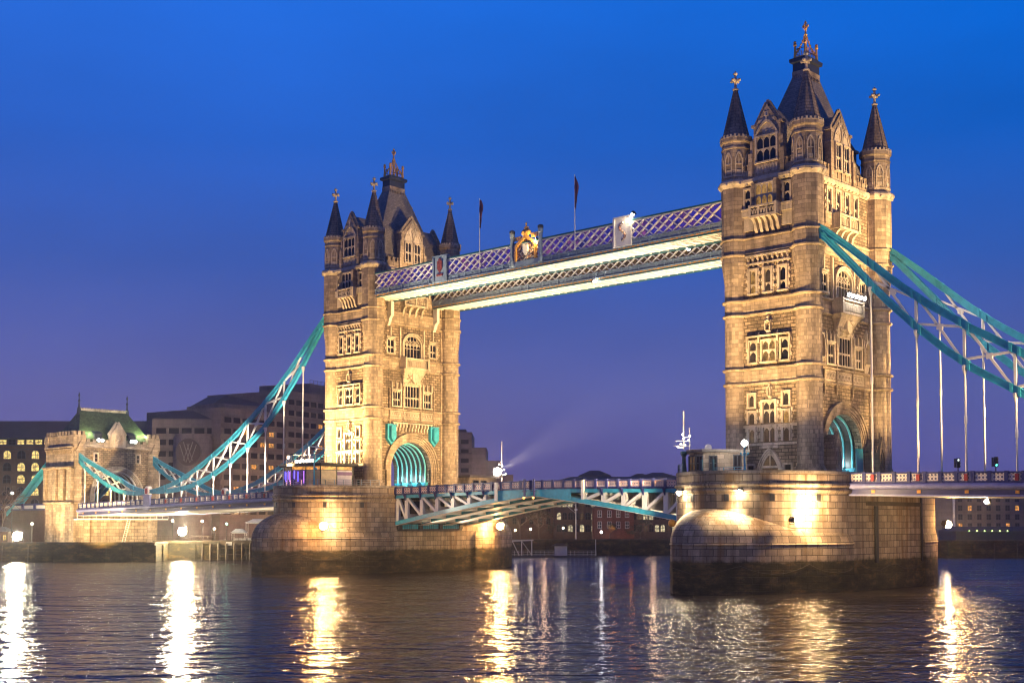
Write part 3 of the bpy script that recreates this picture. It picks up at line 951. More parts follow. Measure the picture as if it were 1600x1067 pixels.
def south(T, F, cx, outer):
    lit = 'dimglass' if outer else 'glass'
    # base: pointed doorway and small doors
    b = MB()
    for k, (o_, i_) in enumerate(((1.8, 1.6), (1.55, 1.38), (1.33, 1.15))):
        b.ring(F, arch(0, o_, 13.2, 15.2, 17.75 - k * 0.3, 12, 1.55, 1.2), arch(0, i_, 13.2, 15.2, 17.5 - k * 0.3, 12, 1.55, 1.2), -0.05, 0.34 - 0.08 * k)
    b.fbox(F, -1.15, 1.15, 15.25, 15.55, 0.0, 0.2)
    b.fbox(F, -1.35, 1.3, 17.75, 18.05, -0.02, 0.3)
    b.fbox(F, -0.06, 0.06, 15.5, 16.9, 0, 0.12)
    d = b.build('doorway', M['trim'], T)
    MB().ext(F, arch(0, 1.15, 13.2, 15.2, 16.9, 12, 1.55, 1.2), 0.0, 0.04).build('door', M['dimglass' if outer else 'black'], d)
    for u in (-2.75, 2.55):
        window(T, F, u - 0.45, u + 0.45, 13.3, 15.6, 1, 0, None, 'glass', 0.26, 0.25, False)
    b = MB()
    for z0, z1 in ((18.1, 18.42), (20.35, 20.72)):
        b.fbox(F, -3.9, 3.9, z0, z1, -0.02, 0.14)
    b.build('band', M['trim'], T)
    window(T, F, -0.85, 0.85, 18.55, 20.3, 2, 0, 'pointed', 'dimglass', 0.3, 0.4, False, True)
    window(T, F, -0.85, 0.85, 20.9, 23.5, 2, 0.62, 'pointed', 'dimglass', 0.3, 0.4, False, True)
    for u in (-2.55, 2.4):
        window(T, F, u - 0.42, u + 0.42, 18.55, 20.2, 1, 0, 'pointed', 'dimglass', 0.24, 0.3, False, True)
        window(T, F, u - 0.42, u + 0.42, 20.85, 22.3, 1, 0, 'pointed', 'litglass' if (outer and u > 0) else lit, 0.24, 0.3, False, True)
        window(T, F, u - 0.38, u + 0.38, 23.0, 24.5, 1, 0, 'pointed', lit, 0.3, 0.3, True)
    niche(T, F, 0.1, 23.85, 2.0, 0.28)
    # second stage
    b = MB()
    b.fbox(F, -3.15, 3.15, 31.75, 31.95, -0.02, 0.5)
    b.fbox(F, -3.2, -2.95, 30.4, 31.8, -0.02, 0.42)
    b.fbox(F, 2.95, 3.2, 30.4, 31.8, -0.02, 0.42)
    for u in (-1.35, 1.35):
        pinnacle(b, F, u, 31.0, 1.4, 0.45, 0.14)
    b.build('hood_mould', M['trim'], T)
    window(T, F, -0.95, 0.95, 28.6, 31.2, 2, 0.55, 'pointed', 'litglass' if outer else 'glass', 0.22, 0.3, True, True)
    for u in (-2.3, 2.3):
        window(T, F, u - 0.5, u + 0.5, 28.6, 31.2, 1, 0.55, 'pointed', 'dimglass' if u < 0 else 'glass', 0.22, 0.3, True, True)
    niche(T, F, 0, 31.95, 2.3, 0.4)
    # third stage: three windows under a double corbel table
    for k, u in enumerate((-2.15, 0, 2.15)):
        window(T, F, u - 0.42, u + 0.42, 37.35, 40.2, 1, 0.4, 'pointed', ('litglass', 'dimglass', 'glass')[k] if outer else 'glass', 0.3, 0.36, True, True)
    b = MB()
    corbel_table(b, F, -3.2, 3.2, 41.1, 42.2, 0.42, 9)
    corbel_table(b, F, -3.2, 3.2, 40.65, 41.2, 0.28, 9)
    b.build('corbel_table', M['trim'], T)
    # top stage: oriel window over a balcony
    O2 = Fr(F.o + F.n * 0.75, F.t, F.n)
    b = MB()
    b.fbox(F, -1.75, 1.75, 47.2, 51.2, -0.02, 0.75)
    for u in (-1.6, 1.6):
        b.fbox(F, u - 0.22, u + 0.22, 47.2, 51.3, 0.0, 1.0)
    b.build('oriel', M['ashlar'], T)
    window(T, O2, -1.2, 1.2, 48.2, 50.9, 3, 0.5, 'pointed', 'litglass' if outer else 'glass', 0.16, 0.2, False)
    balcony(T, F, 1.85, 47.0, 48.2, 45.0, 1.35, 5, 0.0, 3)
    for u in (-2.85, 2.85):
        window(T, F, u - 0.4, u + 0.4, 48.3, 50.7, 1, 0.5, 'pointed', 'glass', 0.22, 0.3, False, True)
    for s in (-1, 1):
        b = MB()
        b.fbox(F, s * 2.85 - 0.8, s * 2.85 + 0.8, 47.2, 48.2, -0.02, 0.42)
        b.fbox(F, s * 2.85 - 0.85, s * 2.85 + 0.85, 48.0, 48.22, -0.02, 0.5)
        b.fbox(F, s * 2.85 - 0.75, s * 2.85 + 0.75, 45.4, 47.22, -0.02, 0.16)
        b.build('apron', M['trim'], T)
def east(T, F, cx, outer):
    # arch orders
    b = MB()
    for k, (o_, i_, w) in enumerate(((6.15, 5.85, 0.5), (5.8, 5.45, 0.36), (5.4, 5.1, 0.3), (5.05, 4.8, 0.2), (4.78, 4.6, 0.12))):
        b.ring(F, arch(0, o_, 14.5 if k else 17.5, 17.8, 17.8 + o_ * 0.985, 24), arch(0, i_, 14.5 if k else 17.5, 17.8, 17.8 + i_ * 0.985, 24), -0.3, w)
    b.build('arch_moulding', M['ashlar'], T)
    # carved panels between the first pair of courses
    b = MB()
    for u0, u1 in ((-5.0, -2.2), (-1.9, 1.9), (2.2, 5.0)):
        b.ring(F, rect(u0, u1, 26.25, 27.55), rect(u0 + 0.12, u1 - 0.12, 26.37, 27.43), 0.1, 0.24, True)
        n = int((u1 - u0) / 0.42)
        for k in range(n):
            u = u0 + 0.2 + (k + 0.5) * (u1 - u0 - 0.4) / n
            b.bar(F.p(u - 0.14, 26.5, 0.14), F.p(u + 0.14, 27.3, 0.14), 0.1, 0.1)
            b.bar(F.p(u + 0.14, 26.5, 0.15), F.p(u - 0.14, 27.3, 0.15), 0.1, 0.1)
    b.build('carved_panel', M['trim'], T)
    for u in (-5.1, -2.05, 2.05, 5.1):
        b = MB()
        b.fbox(F, u - 0.1, u + 0.1, 24.6, 31.4, -0.02, 0.34)
        b.add([F.p(u - 0.1, 24.6, 0.34), F.p(u + 0.1, 24.6, 0.34), F.p(u, 23.9, 0.02)], [(0, 1, 2)])
        b.build('shaft_moulding', M['ashlar'], T)
    if not outer:
        b = MB()
        corbel_table(b, F, -4.6, 4.6, 24.1, 25.6, 0.55, 13)
        b.build('corbel_table', M['trim'], T)
    # second stage: three windows
    window(T, F, -1.65, 1.65, 28.4, 32.2, 5, [0.42], 'pointed', 'glass', 0.24, 0.34)
    for u in (-3.55, 3.55):
        window(T, F, u - 0.85, u + 0.85, 28.4, 30.9, 3, 0.45, 'pointed', 'glass', 0.26, 0.34)
    for s in (-1, 1):
        b = MB()
        for u in (4.6, 3.55, 2.6):
            pinnacle(b, F, s * u, 31.1, 1.7, 0.34, 0.13)
        b.fbox(F, s * 3.55 - 1.15, s * 3.55 + 1.15, 31.1, 31.3, 0, 0.42)
        b.build('window_hood', M['trim'], T)
    if outer:
        for u in (-5.9, 5.9):
            niche(T, F, u, 28.0, 5.2, 0.75)
    # flared oriel base under the balcony
    n = 10
    pl = []
    for s in (-1, 1):
        q = []
        for i in range(n + 1):
            t = i / n
            q.append((s * (2.0 + 0.9 * (t ** 2.2) + 0.12 * sin(t * 2 * pi)), 31.9 + 2.9 * t, 0.15 + 1.35 * t ** 2.0))
        pl.append(q)
    b = MB()
    vs = [F.p(*q) for q in pl[0]] + [F.p(*q) for q in pl[1]] + [F.p(q[0], q[1], -0.02) for q in pl[0]] + [F.p(q[0], q[1], -0.02) for q in pl[1]]
    m = n + 1
    fs = []
    for i in range(n):
        fs += [(i, m + i, m + i + 1, i + 1), (i, i + 1, 2 * m + i + 1, 2 * m + i), (m + i, 3 * m + i, 3 * m + i + 1, m + i + 1)]
    b.add(vs, fs)
    for k in range(6):
        u = -1.6 + k * 0.64
        bracket(b, F, u, 33.5, 34.8, 1.6, 0.26)
    for k in range(14):
        u = random.uniform(-1.4, 1.4); v = random.uniform(32.3, 34.0)
        t = (v - 31.9) / 2.9
        b.ball(F.p(u, v, 0.3 + 1.35 * t * t), random.uniform(0.14, 0.34), 7)
    b.fbox(F, -1.9, 1.9, 32.3, 32.6, 0.0, 0.42)
    for s in (-1, 1):
        for k in range(6):
            t = 0.1 + k * 0.15
            b.ball(F.p(s * (2.05 + 0.85 * t ** 2.2), 31.9 + 2.9 * t, 0.25 + 1.35 * t * t), 0.2, 6)
    b.ext(Fr(F.o + F.n * 0.55, F.t, F.n), [(-0.6, 33.0), (-0.6, 34.1), (0.6, 34.1), (0.6, 33.0), (0, 32.4)], 0.0, 0.5)
    b.build('oriel_corbel', M['trim'], T)
    balcony(T, F, 2.6, 35.1, 36.7, 34.4, 1.6, 2, 0.0, 1)
    # third stage: great arched window
    window(T, F, -1.9, 1.9, 36.8, 40.6, 5, [0.45], 'pointed', 'dimglass' if outer else 'glass', 0.34, 0.4, False, False, (39.0, 2.0, 2.0))
    for u in (-2.75, 2.75):
        MB().fbox(F, u - 0.14, u + 0.14, 36.7, 42.0, 0, 0.32).build('shaft_moulding', M['trim'], T)
    for u in (-4.9, 4.9):
        window(T, F, u - 0.7, u + 0.7, 37.4, 39.7, 2, 0.45, 'pointed', 'glass', 0.26, 0.3, True, True)
        b = MB()
        pinnacle(b, F, u, 40.3, 2.0, 0.3, 0.13)
        pinnacle(b, F, u - 0.9, 39.6, 1.0, 0.3, 0.1)
        pinnacle(b, F, u + 0.9, 39.6, 1.0, 0.3, 0.1)
        b.fbox(F, u - 0.95, u + 0.95, 40.0, 40.2, 0, 0.42)
        b.build('hood_mould', M['trim'], T)
    # top stage: four slim windows over a long balcony
    for u in (-3.4, -1.15, 1.15, 3.4):
        window(T, F, u - 0.42, u + 0.42, 47.7, 50.7, 1, 0.5, 'pointed', 'glass', 0.3, 0.34, False, True)
    b = MB()
    for u in (-2.3, 0.0, 2.3):
        b.fbox(F, u - 0.3, u + 0.3, 47.4, 51.15, 0, 0.26)
    for s in (-1, 1):
        b.fbox(F, s * 3.6 - 0.9, s * 3.6 + 0.9, 46.1, 47.7, -0.02, 0.3)
    b.build('pilaster', M['ashlar'], T)
    balcony(T, F, 2.5, 46.0, 47.6, 44.0, 1.25, 4, 0.0, 2)
def vault(T, cx):
    """carriage arch: dark plated tunnel with teal ribs, uplit"""
    a = arch(0, 4.62, 13.3, 17.8, 22.32, 20)
    xs = (cx - 3.9, cx + 3.9)
    b = MB()
    n = len(a)
    b.add([(xs[0], u, v) for u, v in a] + [(xs[1], u, v) for u, v in a], [(i, i + 1, n + i + 1, n + i) for i in range(n - 1)])
    v = b.build('vault', M['darksteel'], T)
    for k in range(7):
        x = cx - 3.6 + k * 1.2
        F = Fr((x, 0, 0), (0, 1, 0), (1, 0, 0))
        b = MB().ring(F, arch(0, 4.6, 15.6, 17.8, 22.3, 24), arch(0, 4.36, 15.6, 17.8, 22.05, 24), -0.09, 0.09)
        b.build('vault_rib', M['paleteal'], v)
    for s in (-1, 1):
        b = MB()
        b.box(cx - 4.2, cx + 4.2, s * 4.5 - 0.35, s * 4.5 + 0.35, 13.2, 15.55)
        for k in range(9):
            b.box(cx - 4.0 + k, cx - 3.9 + k, s * 4.1 - 0.06, s * 4.1 + 0.06, 13.3, 15.4)
        b.build('dado_panel', M['teal'], T)
    for s in (-1, 1):
        for k in range(3):
            MB().box(cx - 2.65 + k * 2.4, cx - 2.15 + k * 2.4, s * 3.95 - 0.15, s * 3.95 + 0.15, 15.5, 15.75).build('uplight', M['black'], T)
    for k in range(3):
        light('POINT', (cx - 2.4 + k * 2.4, 3.6, 16.1), 380, (0.75, 0.97, 1.0), size=0.12)
    light('POINT', (cx, -3.6, 16.1), 380, (0.75, 0.97, 1.0), size=0.12)
towerL = make_tower(-41.15, 'stone bridge tower with two teal boxes over its arch, walkways meeting its lit face', False)
towerR = make_tower(41.15, 'stone bridge tower with glaring balcony lamps and teal chains springing from its face', True)
# teal lantern-like boxes over the left tower's arch
for u in (-4.95, 4.95):
    F = Fr((-41.15 + 4.85, 0, 0), (0, 1, 0), (1, 0, 0))
    b = MB()
    pl = [(u - 0.9, 22.7), (u - 0.9, 25.0), (u + 0.9, 25.0), (u + 0.9, 22.7), (u, 21.7)]
    b.ext(F, pl, -0.02, 0.6)
    b.ext(Fr(F.o + F.n * 0.6, F.t, F.n), [(u - 0.55, 22.9), (u - 0.55, 24.8), (u + 0.55, 24.8), (u + 0.55, 22.9), (u, 22.2)], 0.0, 0.6)
    b.fbox(F, u - 1.0, u + 1.0, 25.0, 25.2, -0.02, 0.8)
    b.build('shield_box', M['teal'], towerL)
# gabled buttress niches beside the right tower's arch
for s in (-1, 1):
    F = Fr((41.15 + 4.85, 0, 0), (0, 1, 0), (1, 0, 0))
    u = s * 5.7
    b = MB()
    b.fbox(F, u - 0.75, u + 0.75, 13.2, 17.6, 0.3, 2.4)
    b.fbox(F, u - 0.95, u + 0.95, 13.2, 14.6, 0.3, 2.75)
    b.ring(F, arch(u, 0.5, 15.3, 16.7, 17.9, 8, 1.5, 1.2), arch(u, 0.35, 15.3, 16.7, 17.6, 8, 1.5, 1.2), 2.38, 2.52)
    b.ext(F, [(u - 0.75, 17.6), (u, 19.6), (u + 0.75, 17.6)], 2.0, 2.4)
    nb = b.build('gatehouse_buttress', M['ashlar'], towerR)
    b = MB()
    b.ext(F, [(u - 1.05, 17.5), (u - 0.95, 17.9), (u, 19.3), (u + 0.95, 17.9), (u + 1.05, 17.5)], 0.25, 2.05)
    b.fbox(F, u - 0.1, u + 0.1, 19.3, 20.1, 1.9, 2.1)
    b.build('roof', M['spire'], nb)
MB().box(41.15 + 4.9, 41.15 + 5.1, 2.9, 4.6, 13.2, 18.0).build('hoarding', M['teal'], towerR)
# ------------------------------------------------------------------ high-level walkways
def make_walkway(y0, y1, label, near):
    W_ = thing('high_walkway', label, 'walkway', (0, (y0 + y1) / 2, 46.0), 'high level walkways')
    X = 35.9
    b = MB()
    b.box(-X, X, y0 + 0.3, y1 - 0.3, 46.25, 46.5)
    n = 48
    for k in range(n + 1):
        x = -X + 0.2 + k * (2 * X - 0.4) / n
        b.box(x - 0.07, x + 0.07, y0 + 0.35, y1 - 0.35, 46.08, 46.26)
    for k in range(0, n):
        x = -X + 0.2 + k * (2 * X - 0.4) / n
        b.bar((x, y0 + 0.4, 46.17), (x + 1.5, y1 - 0.4, 46.17), 0.1, 0.08)
    b.build('soffit', M['white'], W_)
    b = MB()
    for ys, s in ((y0, -1), (y1, 1)):
        b.box(-X, X, min(ys, ys - s * 0.3), max(ys, ys - s * 0.3), 46.0, 46.14)
    b.build('bottom_flange', M['dteal'], W_)
    for ys, s in ((y0, -1), (y1, 1)):
        F = Fr((0, ys, 0), (1, 0, 0), (0, s, 0))
        b = MB()
        b.fbox(F, -X, X, 46.14, 46.42, -0.28, -0.02)
        b.fbox(F, -X, X, 46.42, 46.52, -0.28, 0.16)
        b.fbox(F, -X, X, 46.52, 47.2, -0.28, 0.0)
        b.fbox(F, -X, X, 47.2, 47.32, -0.28, 0.14)
        m = 44
        for k in range(m + 1):
            u = -X + 0.1 + k * (2 * X - 0.2) / m
            b.fbox(F, u - 0.1, u + 0.1, 46.5, 47.42, -0.02, 0.12)
            if k < m:
                w = (2 * X - 0.2) / m
                b.ring(F, rect(u + 0.2, u + w - 0.2, 46.6, 47.12), rect(u + 0.3, u + w - 0.3, 46.7, 47.02), 0.0, 0.07, True)
                b.fbox(F, u + 0.5, u + w - 0.5, 46.76, 46.96, 0.0, 0.05)
        b.build('girder', M['greyblue'], W_)
        b = MB().fbox(F, -X, X, 46.26, 46.30, -0.03, 0.03)
        for k in range(2 * m):
            u = -X + 0.5 + k * (2 * X - 1) / (2 * m - 1)
            b.fbox(F, u - (0.24 if k % 4 == 0 else 0.12), u + (0.24 if k % 4 == 0 else 0.12), 46.2, 46.36, -0.03, 0.05)
        b.build('rosette_row', M['orange'], W_)
        b = MB()
        p = 1.6
        k = 0
        u = -X + 0.1
        while u + 2 * p < X:
            b.bar(F.p(u, 47.32, -0.07), F.p(u + 2 * p, 49.75, -0.07), 0.13, 0.36, up=tuple(F.n))
            b.bar(F.p(u + 2 * p, 47.32, -0.12), F.p(u, 49.75, -0.12), 0.13, 0.36, up=tuple(F.n))
            u += p
        b.fbox(F, -X, X, 49.72, 49.95, -0.2, 0.04)
        b.build('lattice', M['white'], W_)
        b = MB()
        b.add([F.p(-X, 47.2, -0.42), F.p(X, 47.2, -0.42), F.p(X, 49.8, -0.42), F.p(-X, 49.8, -0.42)], [(0, 1, 2, 3)])
        b.build('lit_glazing', M['led'] if near else M['dimglass'], W_)
    b = MB()
    ym = (y0 + y1) / 2
    b.loft([[(x, y, z) for y, z in ((y0 - 0.12, 49.9), (y0 - 0.12, 50.1), (ym, 50.7), (y1 + 0.12, 50.1), (y1 + 0.12, 49.9))] for x in (-X, X)])
    b.build('roof', M['dteal'], W_)
    F = Fr((0, y0, 0), (1, 0, 0), (0, -1, 0))
    for uc, red in (((-18.5, True), (18.2, False)) if near else ()):
        b = MB()
        b.fbox(F, uc - 1.5, uc + 1.5, 46.55, 50.5, -0.3, 0.22)
        b.fbox(F, uc - 1.65, uc + 1.65, 50.45, 50.7, -0.35, 0.3)
        for s in (-1, 1):
            b.fbox(F, uc + s * 1.45 - 0.15, uc + s * 1.45 + 0.15, 46.5, 50.5, 0.2, 0.36)
        pl = b.build('heraldic_pier', M['greyblue'] if red else M['white'], W_)
        b = MB()
        if red:
            b.ext(F, [(uc - 0.55, 48.6), (uc - 0.55, 49.8), (uc + 0.55, 49.8), (uc + 0.55, 48.6), (uc, 47.9)], 0.2, 0.34)
            b.fbox(F, uc - 0.7, uc + 0.7, 47.4, 47.7, 0.2, 0.32)
            b.fbox(F, uc - 0.25, uc + 0.25, 49.85, 50.15, 0.2, 0.34)
        else:
            for k in range(9):
                b.ball(F.p(uc + 0.5 * sin(k * 0.8), 47.4 + k * 0.3, 0.24), 0.2, 6)
        b.build('emblem', M['maroon'] if red else M['crestmat'], pl)
    if near:
        # central crest: two octagonal posts, ogee arch, shield with supporters, crown
        C_ = 0.0
        b = MB()
        for s in (-1, 1):
            p = F.p(C_ + s * 2.85, 0, 0.1)
            b.lathe(p[0], p[1], [(0.42, 46.6), (0.42, 47.4), (0.32, 47.5), (0.32, 50.9), (0.42, 51.0), (0.42, 51.5), (0.3, 51.6)], 8, pi / 8)
        b.fbox(F, C_ - 2.6, C_ + 2.6, 46.55, 47.3, -0.2, 0.2)
        cr_ = b.build('crest', M['greyblue'], W_)
        b = MB()
        for s in (-1, 1):
            p = F.p(C_ + s * 2.85, 0, 0.1)
            b.lathe(p[0], p[1], [(0.36, 51.55), (0.46, 51.65), (0.46, 51.95), (0.25, 52.1)], 8, pi / 8)
        b.build('post_cap', M['lead'], cr_)
        b = MB()
        og = [(-2.1, 47.3), (-2.1, 49.3), (-1.8, 49.9), (-1.2, 50.3), (-0.6, 50.6), (-0.2, 51.0), (0, 51.5), (0.2, 51.0), (0.6, 50.6), (1.2, 50.3), (1.8, 49.9), (2.1, 49.3), (2.1, 47.3)]
        inn = [(-1.8, 47.3), (-1.8, 49.2), (-1.55, 49.6), (-1.05, 49.95), (-0.5, 50.2), (-0.15, 50.5), (0, 50.8), (0.15, 50.5), (0.5, 50.2), (1.05, 49.95), (1.55, 49.6), (1.8, 49.2), (1.8, 47.3)]
        b.ring(F, og, inn, -0.15, 0.4)
        for s in (-1, 1):
            b.lathe(*F.p(s * 0.42, 0, 0.1)[:2], [(0.05, 50.9), (0.4, 51.15), (0.45, 51.5), (0.2, 51.85), (0.05, 51.9)], 8)
        b.lathe(*F.p(0, 0, 0.1)[:2], [(0.25, 51.2), (0.16, 51.8), (0.3, 52.0), (0.3, 52.15), (0.12, 52.3), (0.1, 52.6), (0.17, 52.7), (0.04, 52.95)], 8)
        b.fbox(F, -0.42, 0.42, 52.02, 52.2, 0.0, 0.2)
        for k in range(5):
            b.fbox(F, 1.0 + k * 0.34, 1.16 + k * 0.34, 50.5, 51.2, -0.05, 0.12)
            b.fbox(F, -1.16 - k * 0.34, -1.0 - k * 0.34, 50.4, 51.0, -0.05, 0.12)
        b.build('gilded_arch', M['gold'], cr_)
        b = MB()
        b.ext(F, inn, -0.1, 0.02)
        for k in range(60):
            u = random.uniform(-1.55, 1.55); v = random.uniform(47.5, 49.5)
            b.ball(F.p(u, v, 0.05), random.uniform(0.12, 0.28), 6)
        b.build('carved_relief', M['crestmat'], cr_)
        b = MB().ext(F, [(-0.5, 48.5), (-0.5, 49.5), (0.5, 49.5), (0.5, 48.5), (0, 47.9)], 0.1, 0.36)
        sh = b.build('shield', M['white'], cr_)
    # brackets below each end
    for sx in (-1, 1):
        for y in ((y0 + 0.9, y1 - 0.7) if near else (y0 + 0.7, y1 - 0.9)):
            b = MB()
            b.box(min(sx * 36.2, sx * 35.2), max(sx * 36.2, sx * 35.2), y - 0.3, y + 0.3, 43.6, 46.05)
            Fb = Fr((sx * 36.3, y, 0), (0, -1, 0), (-sx, 0, 0))
            bracket(b, Fb, 0, 42.0, 43.7, 1.2, 0.6)
            b.build('support_bracket', M['white'], W_)
    return W_
walkN = make_walkway(-9.8, -4.6, 'nearer high walkway with purple lit lattice and golden crest at middle', True)
walkF = make_walkway(4.6, 9.8, 'farther high walkway glimpsed below the nearer one', False)
for u, lab in ((-9.6, 'slim white flagpole with limp flag on walkway roof left of the crest'), (9.6, 'slim white flagpole with limp flag on walkway roof right of the crest')):
    t = thing('flagpole', lab, 'flagpole', (u, -9.7, 47.2), 'flagpoles on the walkway')
    MB().tube([(u, -10.05, 47.3), (u, -10.05, 58.2)], [0.08, 0.05], 8).build('pole', M['white'], t)
    b = MB()
    nz = 14
    vs = []
    for i in range(nz + 1):
        z = 58.0 - 4.3 * i / nz
        for j in range(5):
            s = j / 4
            w = 0.55 * (0.3 + 0.7 * sin(pi * min(1, i / nz + 0.12)))
            vs.append((u + 0.06 + s * w + 0.05 * sin(3 * z), -10.05 + 0.16 * sin(s * 9 + z * 1.3), z - s * 0.6 * (1 if u > 0 else 0.3)))
    b.add(vs, [(i * 5 + j, i * 5 + j + 1, (i + 1) * 5 + j + 1, (i + 1) * 5 + j) for i in range(nz) for j in range(4)], True)
    b.build('flag', M['flag'], t)

# ------------------------------------------------------------------ bascules
def rail_z(x):           # top of the parapet along the bridge
    ax = abs(x)
    if ax < 30.5:
        return 14.66 - 0.42 * (ax / 30.5) ** 1.3
    return 14.5 - 0.0195 * (ax - 46)
def deck_z(x):
    return rail_z(x) - 1.25
def parapet(root, x0, x1, ys, s, pitch, mats, panels=True):
    """rail, posts and panels of one side"""
    F = Fr((0, ys, 0), (1, 0, 0), (0, s, 0))
    n = max(1, round((x1 - x0) / pitch))
    b = MB()
    for k in range(n):
        a = x0 + (x1 - x0) * k / n; c = x0 + (x1 - x0) * (k + 1) / n
        za, zc = rail_z(a), rail_z(c)
        for lo, hi, w0, w1 in ((-0.16, 0.0, -0.22, 0.14), (-1.2, -1.02, -0.2, 0.1)):
            b.hexa([F.p(a, za + lo, w0), F.p(c, zc + lo, w0), F.p(c, zc + lo, w1), F.p(a, za + lo, w1), F.p(a, za + hi, w0), F.p(c, zc + hi, w0), F.p(c, zc + hi, w1), F.p(a, za + hi, w1)])
    for k in range(n + 1):
        a = x0 + (x1 - x0) * k / n
        b.fbox(F, a - 0.2, a + 0.2, rail_z(a) - 1.3, rail_z(a) + 0.08, -0.2, 0.17)
    b.build('parapet_rail', mats[0], root)
    if panels:
        for k in range(n):
            a = x0 + (x1 - x0) * k / n + 0.2; c = x0 + (x1 - x0) * (k + 1) / n - 0.2
            b = MB()
            z0 = rail_z((a + c) / 2)
            b.fbox(F, a, c, z0 - 1.02, z0 - 0.16, -0.1, -0.03)
            b.ring(F, rect(a + 0.02, c - 0.02, z0 - 1.0, z0 - 0.18), rect(a + 0.12, c - 0.12, z0 - 0.9, z0 - 0.27), -0.03, 0.05, True)
            b.build('parapet_panel', mats[1], root)
def make_leaf(sx, label):
    L = thing('bascule_leaf', label, 'bascule leaf', (sx * 15.2, 0, 12.0), 'bascule leaves of the lifting span')
    xs = [-30.4 + 30.35 * k / 24 for k in range(25)]      # built for the left leaf, mirrored for the right
    bot = lambda x: 12.42 - 4.2 * (abs(x) / 29.5) ** 1.16
    top = lambda x: rail_z(x) - 1.3
    mx = lambda x: -sx * x if sx > 0 else x
    girders = (-8.3, -2.8, 2.8, 8.3)
    for y in girders:
        b = MB()
        for k in range(24):
            a, c = xs[k], xs[k + 1]
            h = 0.62
            for f, d in ((bot, h), (lambda x: top(x) - 0.5, 0.5)):
                q = [(mx(a), y - 0.42, f(a)), (mx(c), y - 0.42, f(c)), (mx(c), y + 0.3, f(c)), (mx(a), y + 0.3, f(a))]
                b.hexa(q + [(p[0], p[1], p[2] + d) for p in q])
        b.build('chord', M['teal'], L)
    for y in (-8.80, 8.3 + 0.45):                       # curved plate closing the outer girder near midspan
        b = MB()
        for k in range(18, 24):
            a, c = xs[k], xs[k + 1]
            b.hexa([(mx(a), y, bot(a)), (mx(c), y, bot(c)), (mx(c), y + 0.06, bot(c)), (mx(a), y + 0.06, bot(a)), (mx(a), y, top(a)), (mx(c), y, top(c)), (mx(c), y + 0.06, top(c)), (mx(a), y + 0.06, top(a))])
        b.build('web_plate', M['teal'], L)
    posts = [-30.1, -27.87, -24.24, -20.65, -17.01, -13.41, -9.9]
    for k, x in enumerate(posts):
        for y in girders:
            MB().box(min(mx(x - 0.36), mx(x + 0.36)), max(mx(x - 0.36), mx(x + 0.36)), y - 0.3, y + 0.2, bot(x) + 0.55, top(x) - 0.4).build('truss_post', M['white'], L)
        if k + 1 < len(posts):
            x2 = posts[k + 1]
            for y in girders:
                MB().bar((mx(x + 0.15), y - 0.05, top(x) - 0.45), (mx(x2 - 0.1), y - 0.05, bot(x2) + 0.5), 0.42, 0.46, up=(0, 1, 0)).build('diagonal', M['white'], L)
            b = MB()
            b.bar((mx(x + 0.15), -8.5, top(x) - 0.45), (mx(x2 - 0.1), -8.5, bot(x2) + 0.5), 0.26, 0.1, up=(0, 1, 0))
            b.build('diagonal_flange', M['teal'], L)
        b = MB()
        b.box(min(mx(x - 0.15), mx(x + 0.15)), max(mx(x - 0.15), mx(x + 0.15)), -8.1, 8.1, max(bot(x) + 0.1, 8.4), min(top(x) - 0.2, bot(x) + 1.4))
        b.build('cross_beam', M['white'], L)
        if 0 < k:
            b = MB()
            F = Fr((0, -8.75, 0), (1, 0, 0), (0, -1, 0))
            u = mx(x)
            b.add([F.p(u - 0.12, top(x) + 0.1, 0), F.p(u + 0.12, top(x) + 0.1, 0), F.p(u + 0.12, top(x) + 0.1, 0.5), F.p(u - 0.12, top(x) + 0.1, 0.5), F.p(u - 0.12, top(x) - 0.9, 0), F.p(u + 0.12, top(x) - 0.9, 0)],
                  [(0, 1, 2, 3), (3, 2, 5, 4), (0, 3, 4), (1, 5, 2)])
            b.build('outrigger', M['navy'], L)
    # lit underside: flanges and sloping plates following the lower chord
    b = MB()
    for y0, y1, dz in ((-8.7, -7.3, 0.0), (-3.9, -1.7, 0.0), (1.7, 3.9, 0.0), (7.3, 8.7, 0.0)):
        for k in range(24):
            a, c = xs[k], xs[k + 1]
            q = [(mx(a), y0, bot(a) - 0.03), (mx(c), y0, bot(c) - 0.03), (mx(c), y1, bot(c) - 0.03), (mx(a), y1, bot(a) - 0.03)]
            b.hexa([(p[0], p[1], p[2] - 0.05) for p in q] + q)
    for y0, y1 in ((-7.3, -3.9), (-1.7, 1.7), (3.9, 7.3)):
        for k in range(24):
            a, c = xs[k], xs[k + 1]
            f = lambda x: min(bot(x) + 0.75, top(x) - 0.55)
            q = [(mx(a), y0, f(a)), (mx(c), y0, f(c)), (mx(c), y1, f(c)), (mx(a), y1, f(a))]
            b.hexa([(p[0], p[1], p[2] - 0.05) for p in q] + q)
    b.build('soffit', M['white'], L)
    b = MB()
    for k in range(24):
        a, c = xs[k], xs[k + 1]
        q = [(mx(a), -8.7, top(a)), (mx(c), -8.7, top(c)), (mx(c), 8.7, top(c)), (mx(a), 8.7, top(a))]
        b.hexa([(p[0], p[1], p[2] - 0.3) for p in q] + q)
    b.build('deck', M['navy'], L)
    x0, x1 = sorted((mx(-30.4), mx(-0.15)))
    parapet(L, x0, x1, -8.75, -1, 2.02, (M['navy'], M['panel']))
    parapet(L, x0, x1, 8.75, 1, 2.02, (M['navy'], M['panel']), False)
    xw = -7.0 if sx < 0 else 10.1
    MB().box(xw - 0.24, xw + 0.24, -9.2, -8.95, 11.75, 14.5).build('white_marker_post', M['white'], L)
    return L
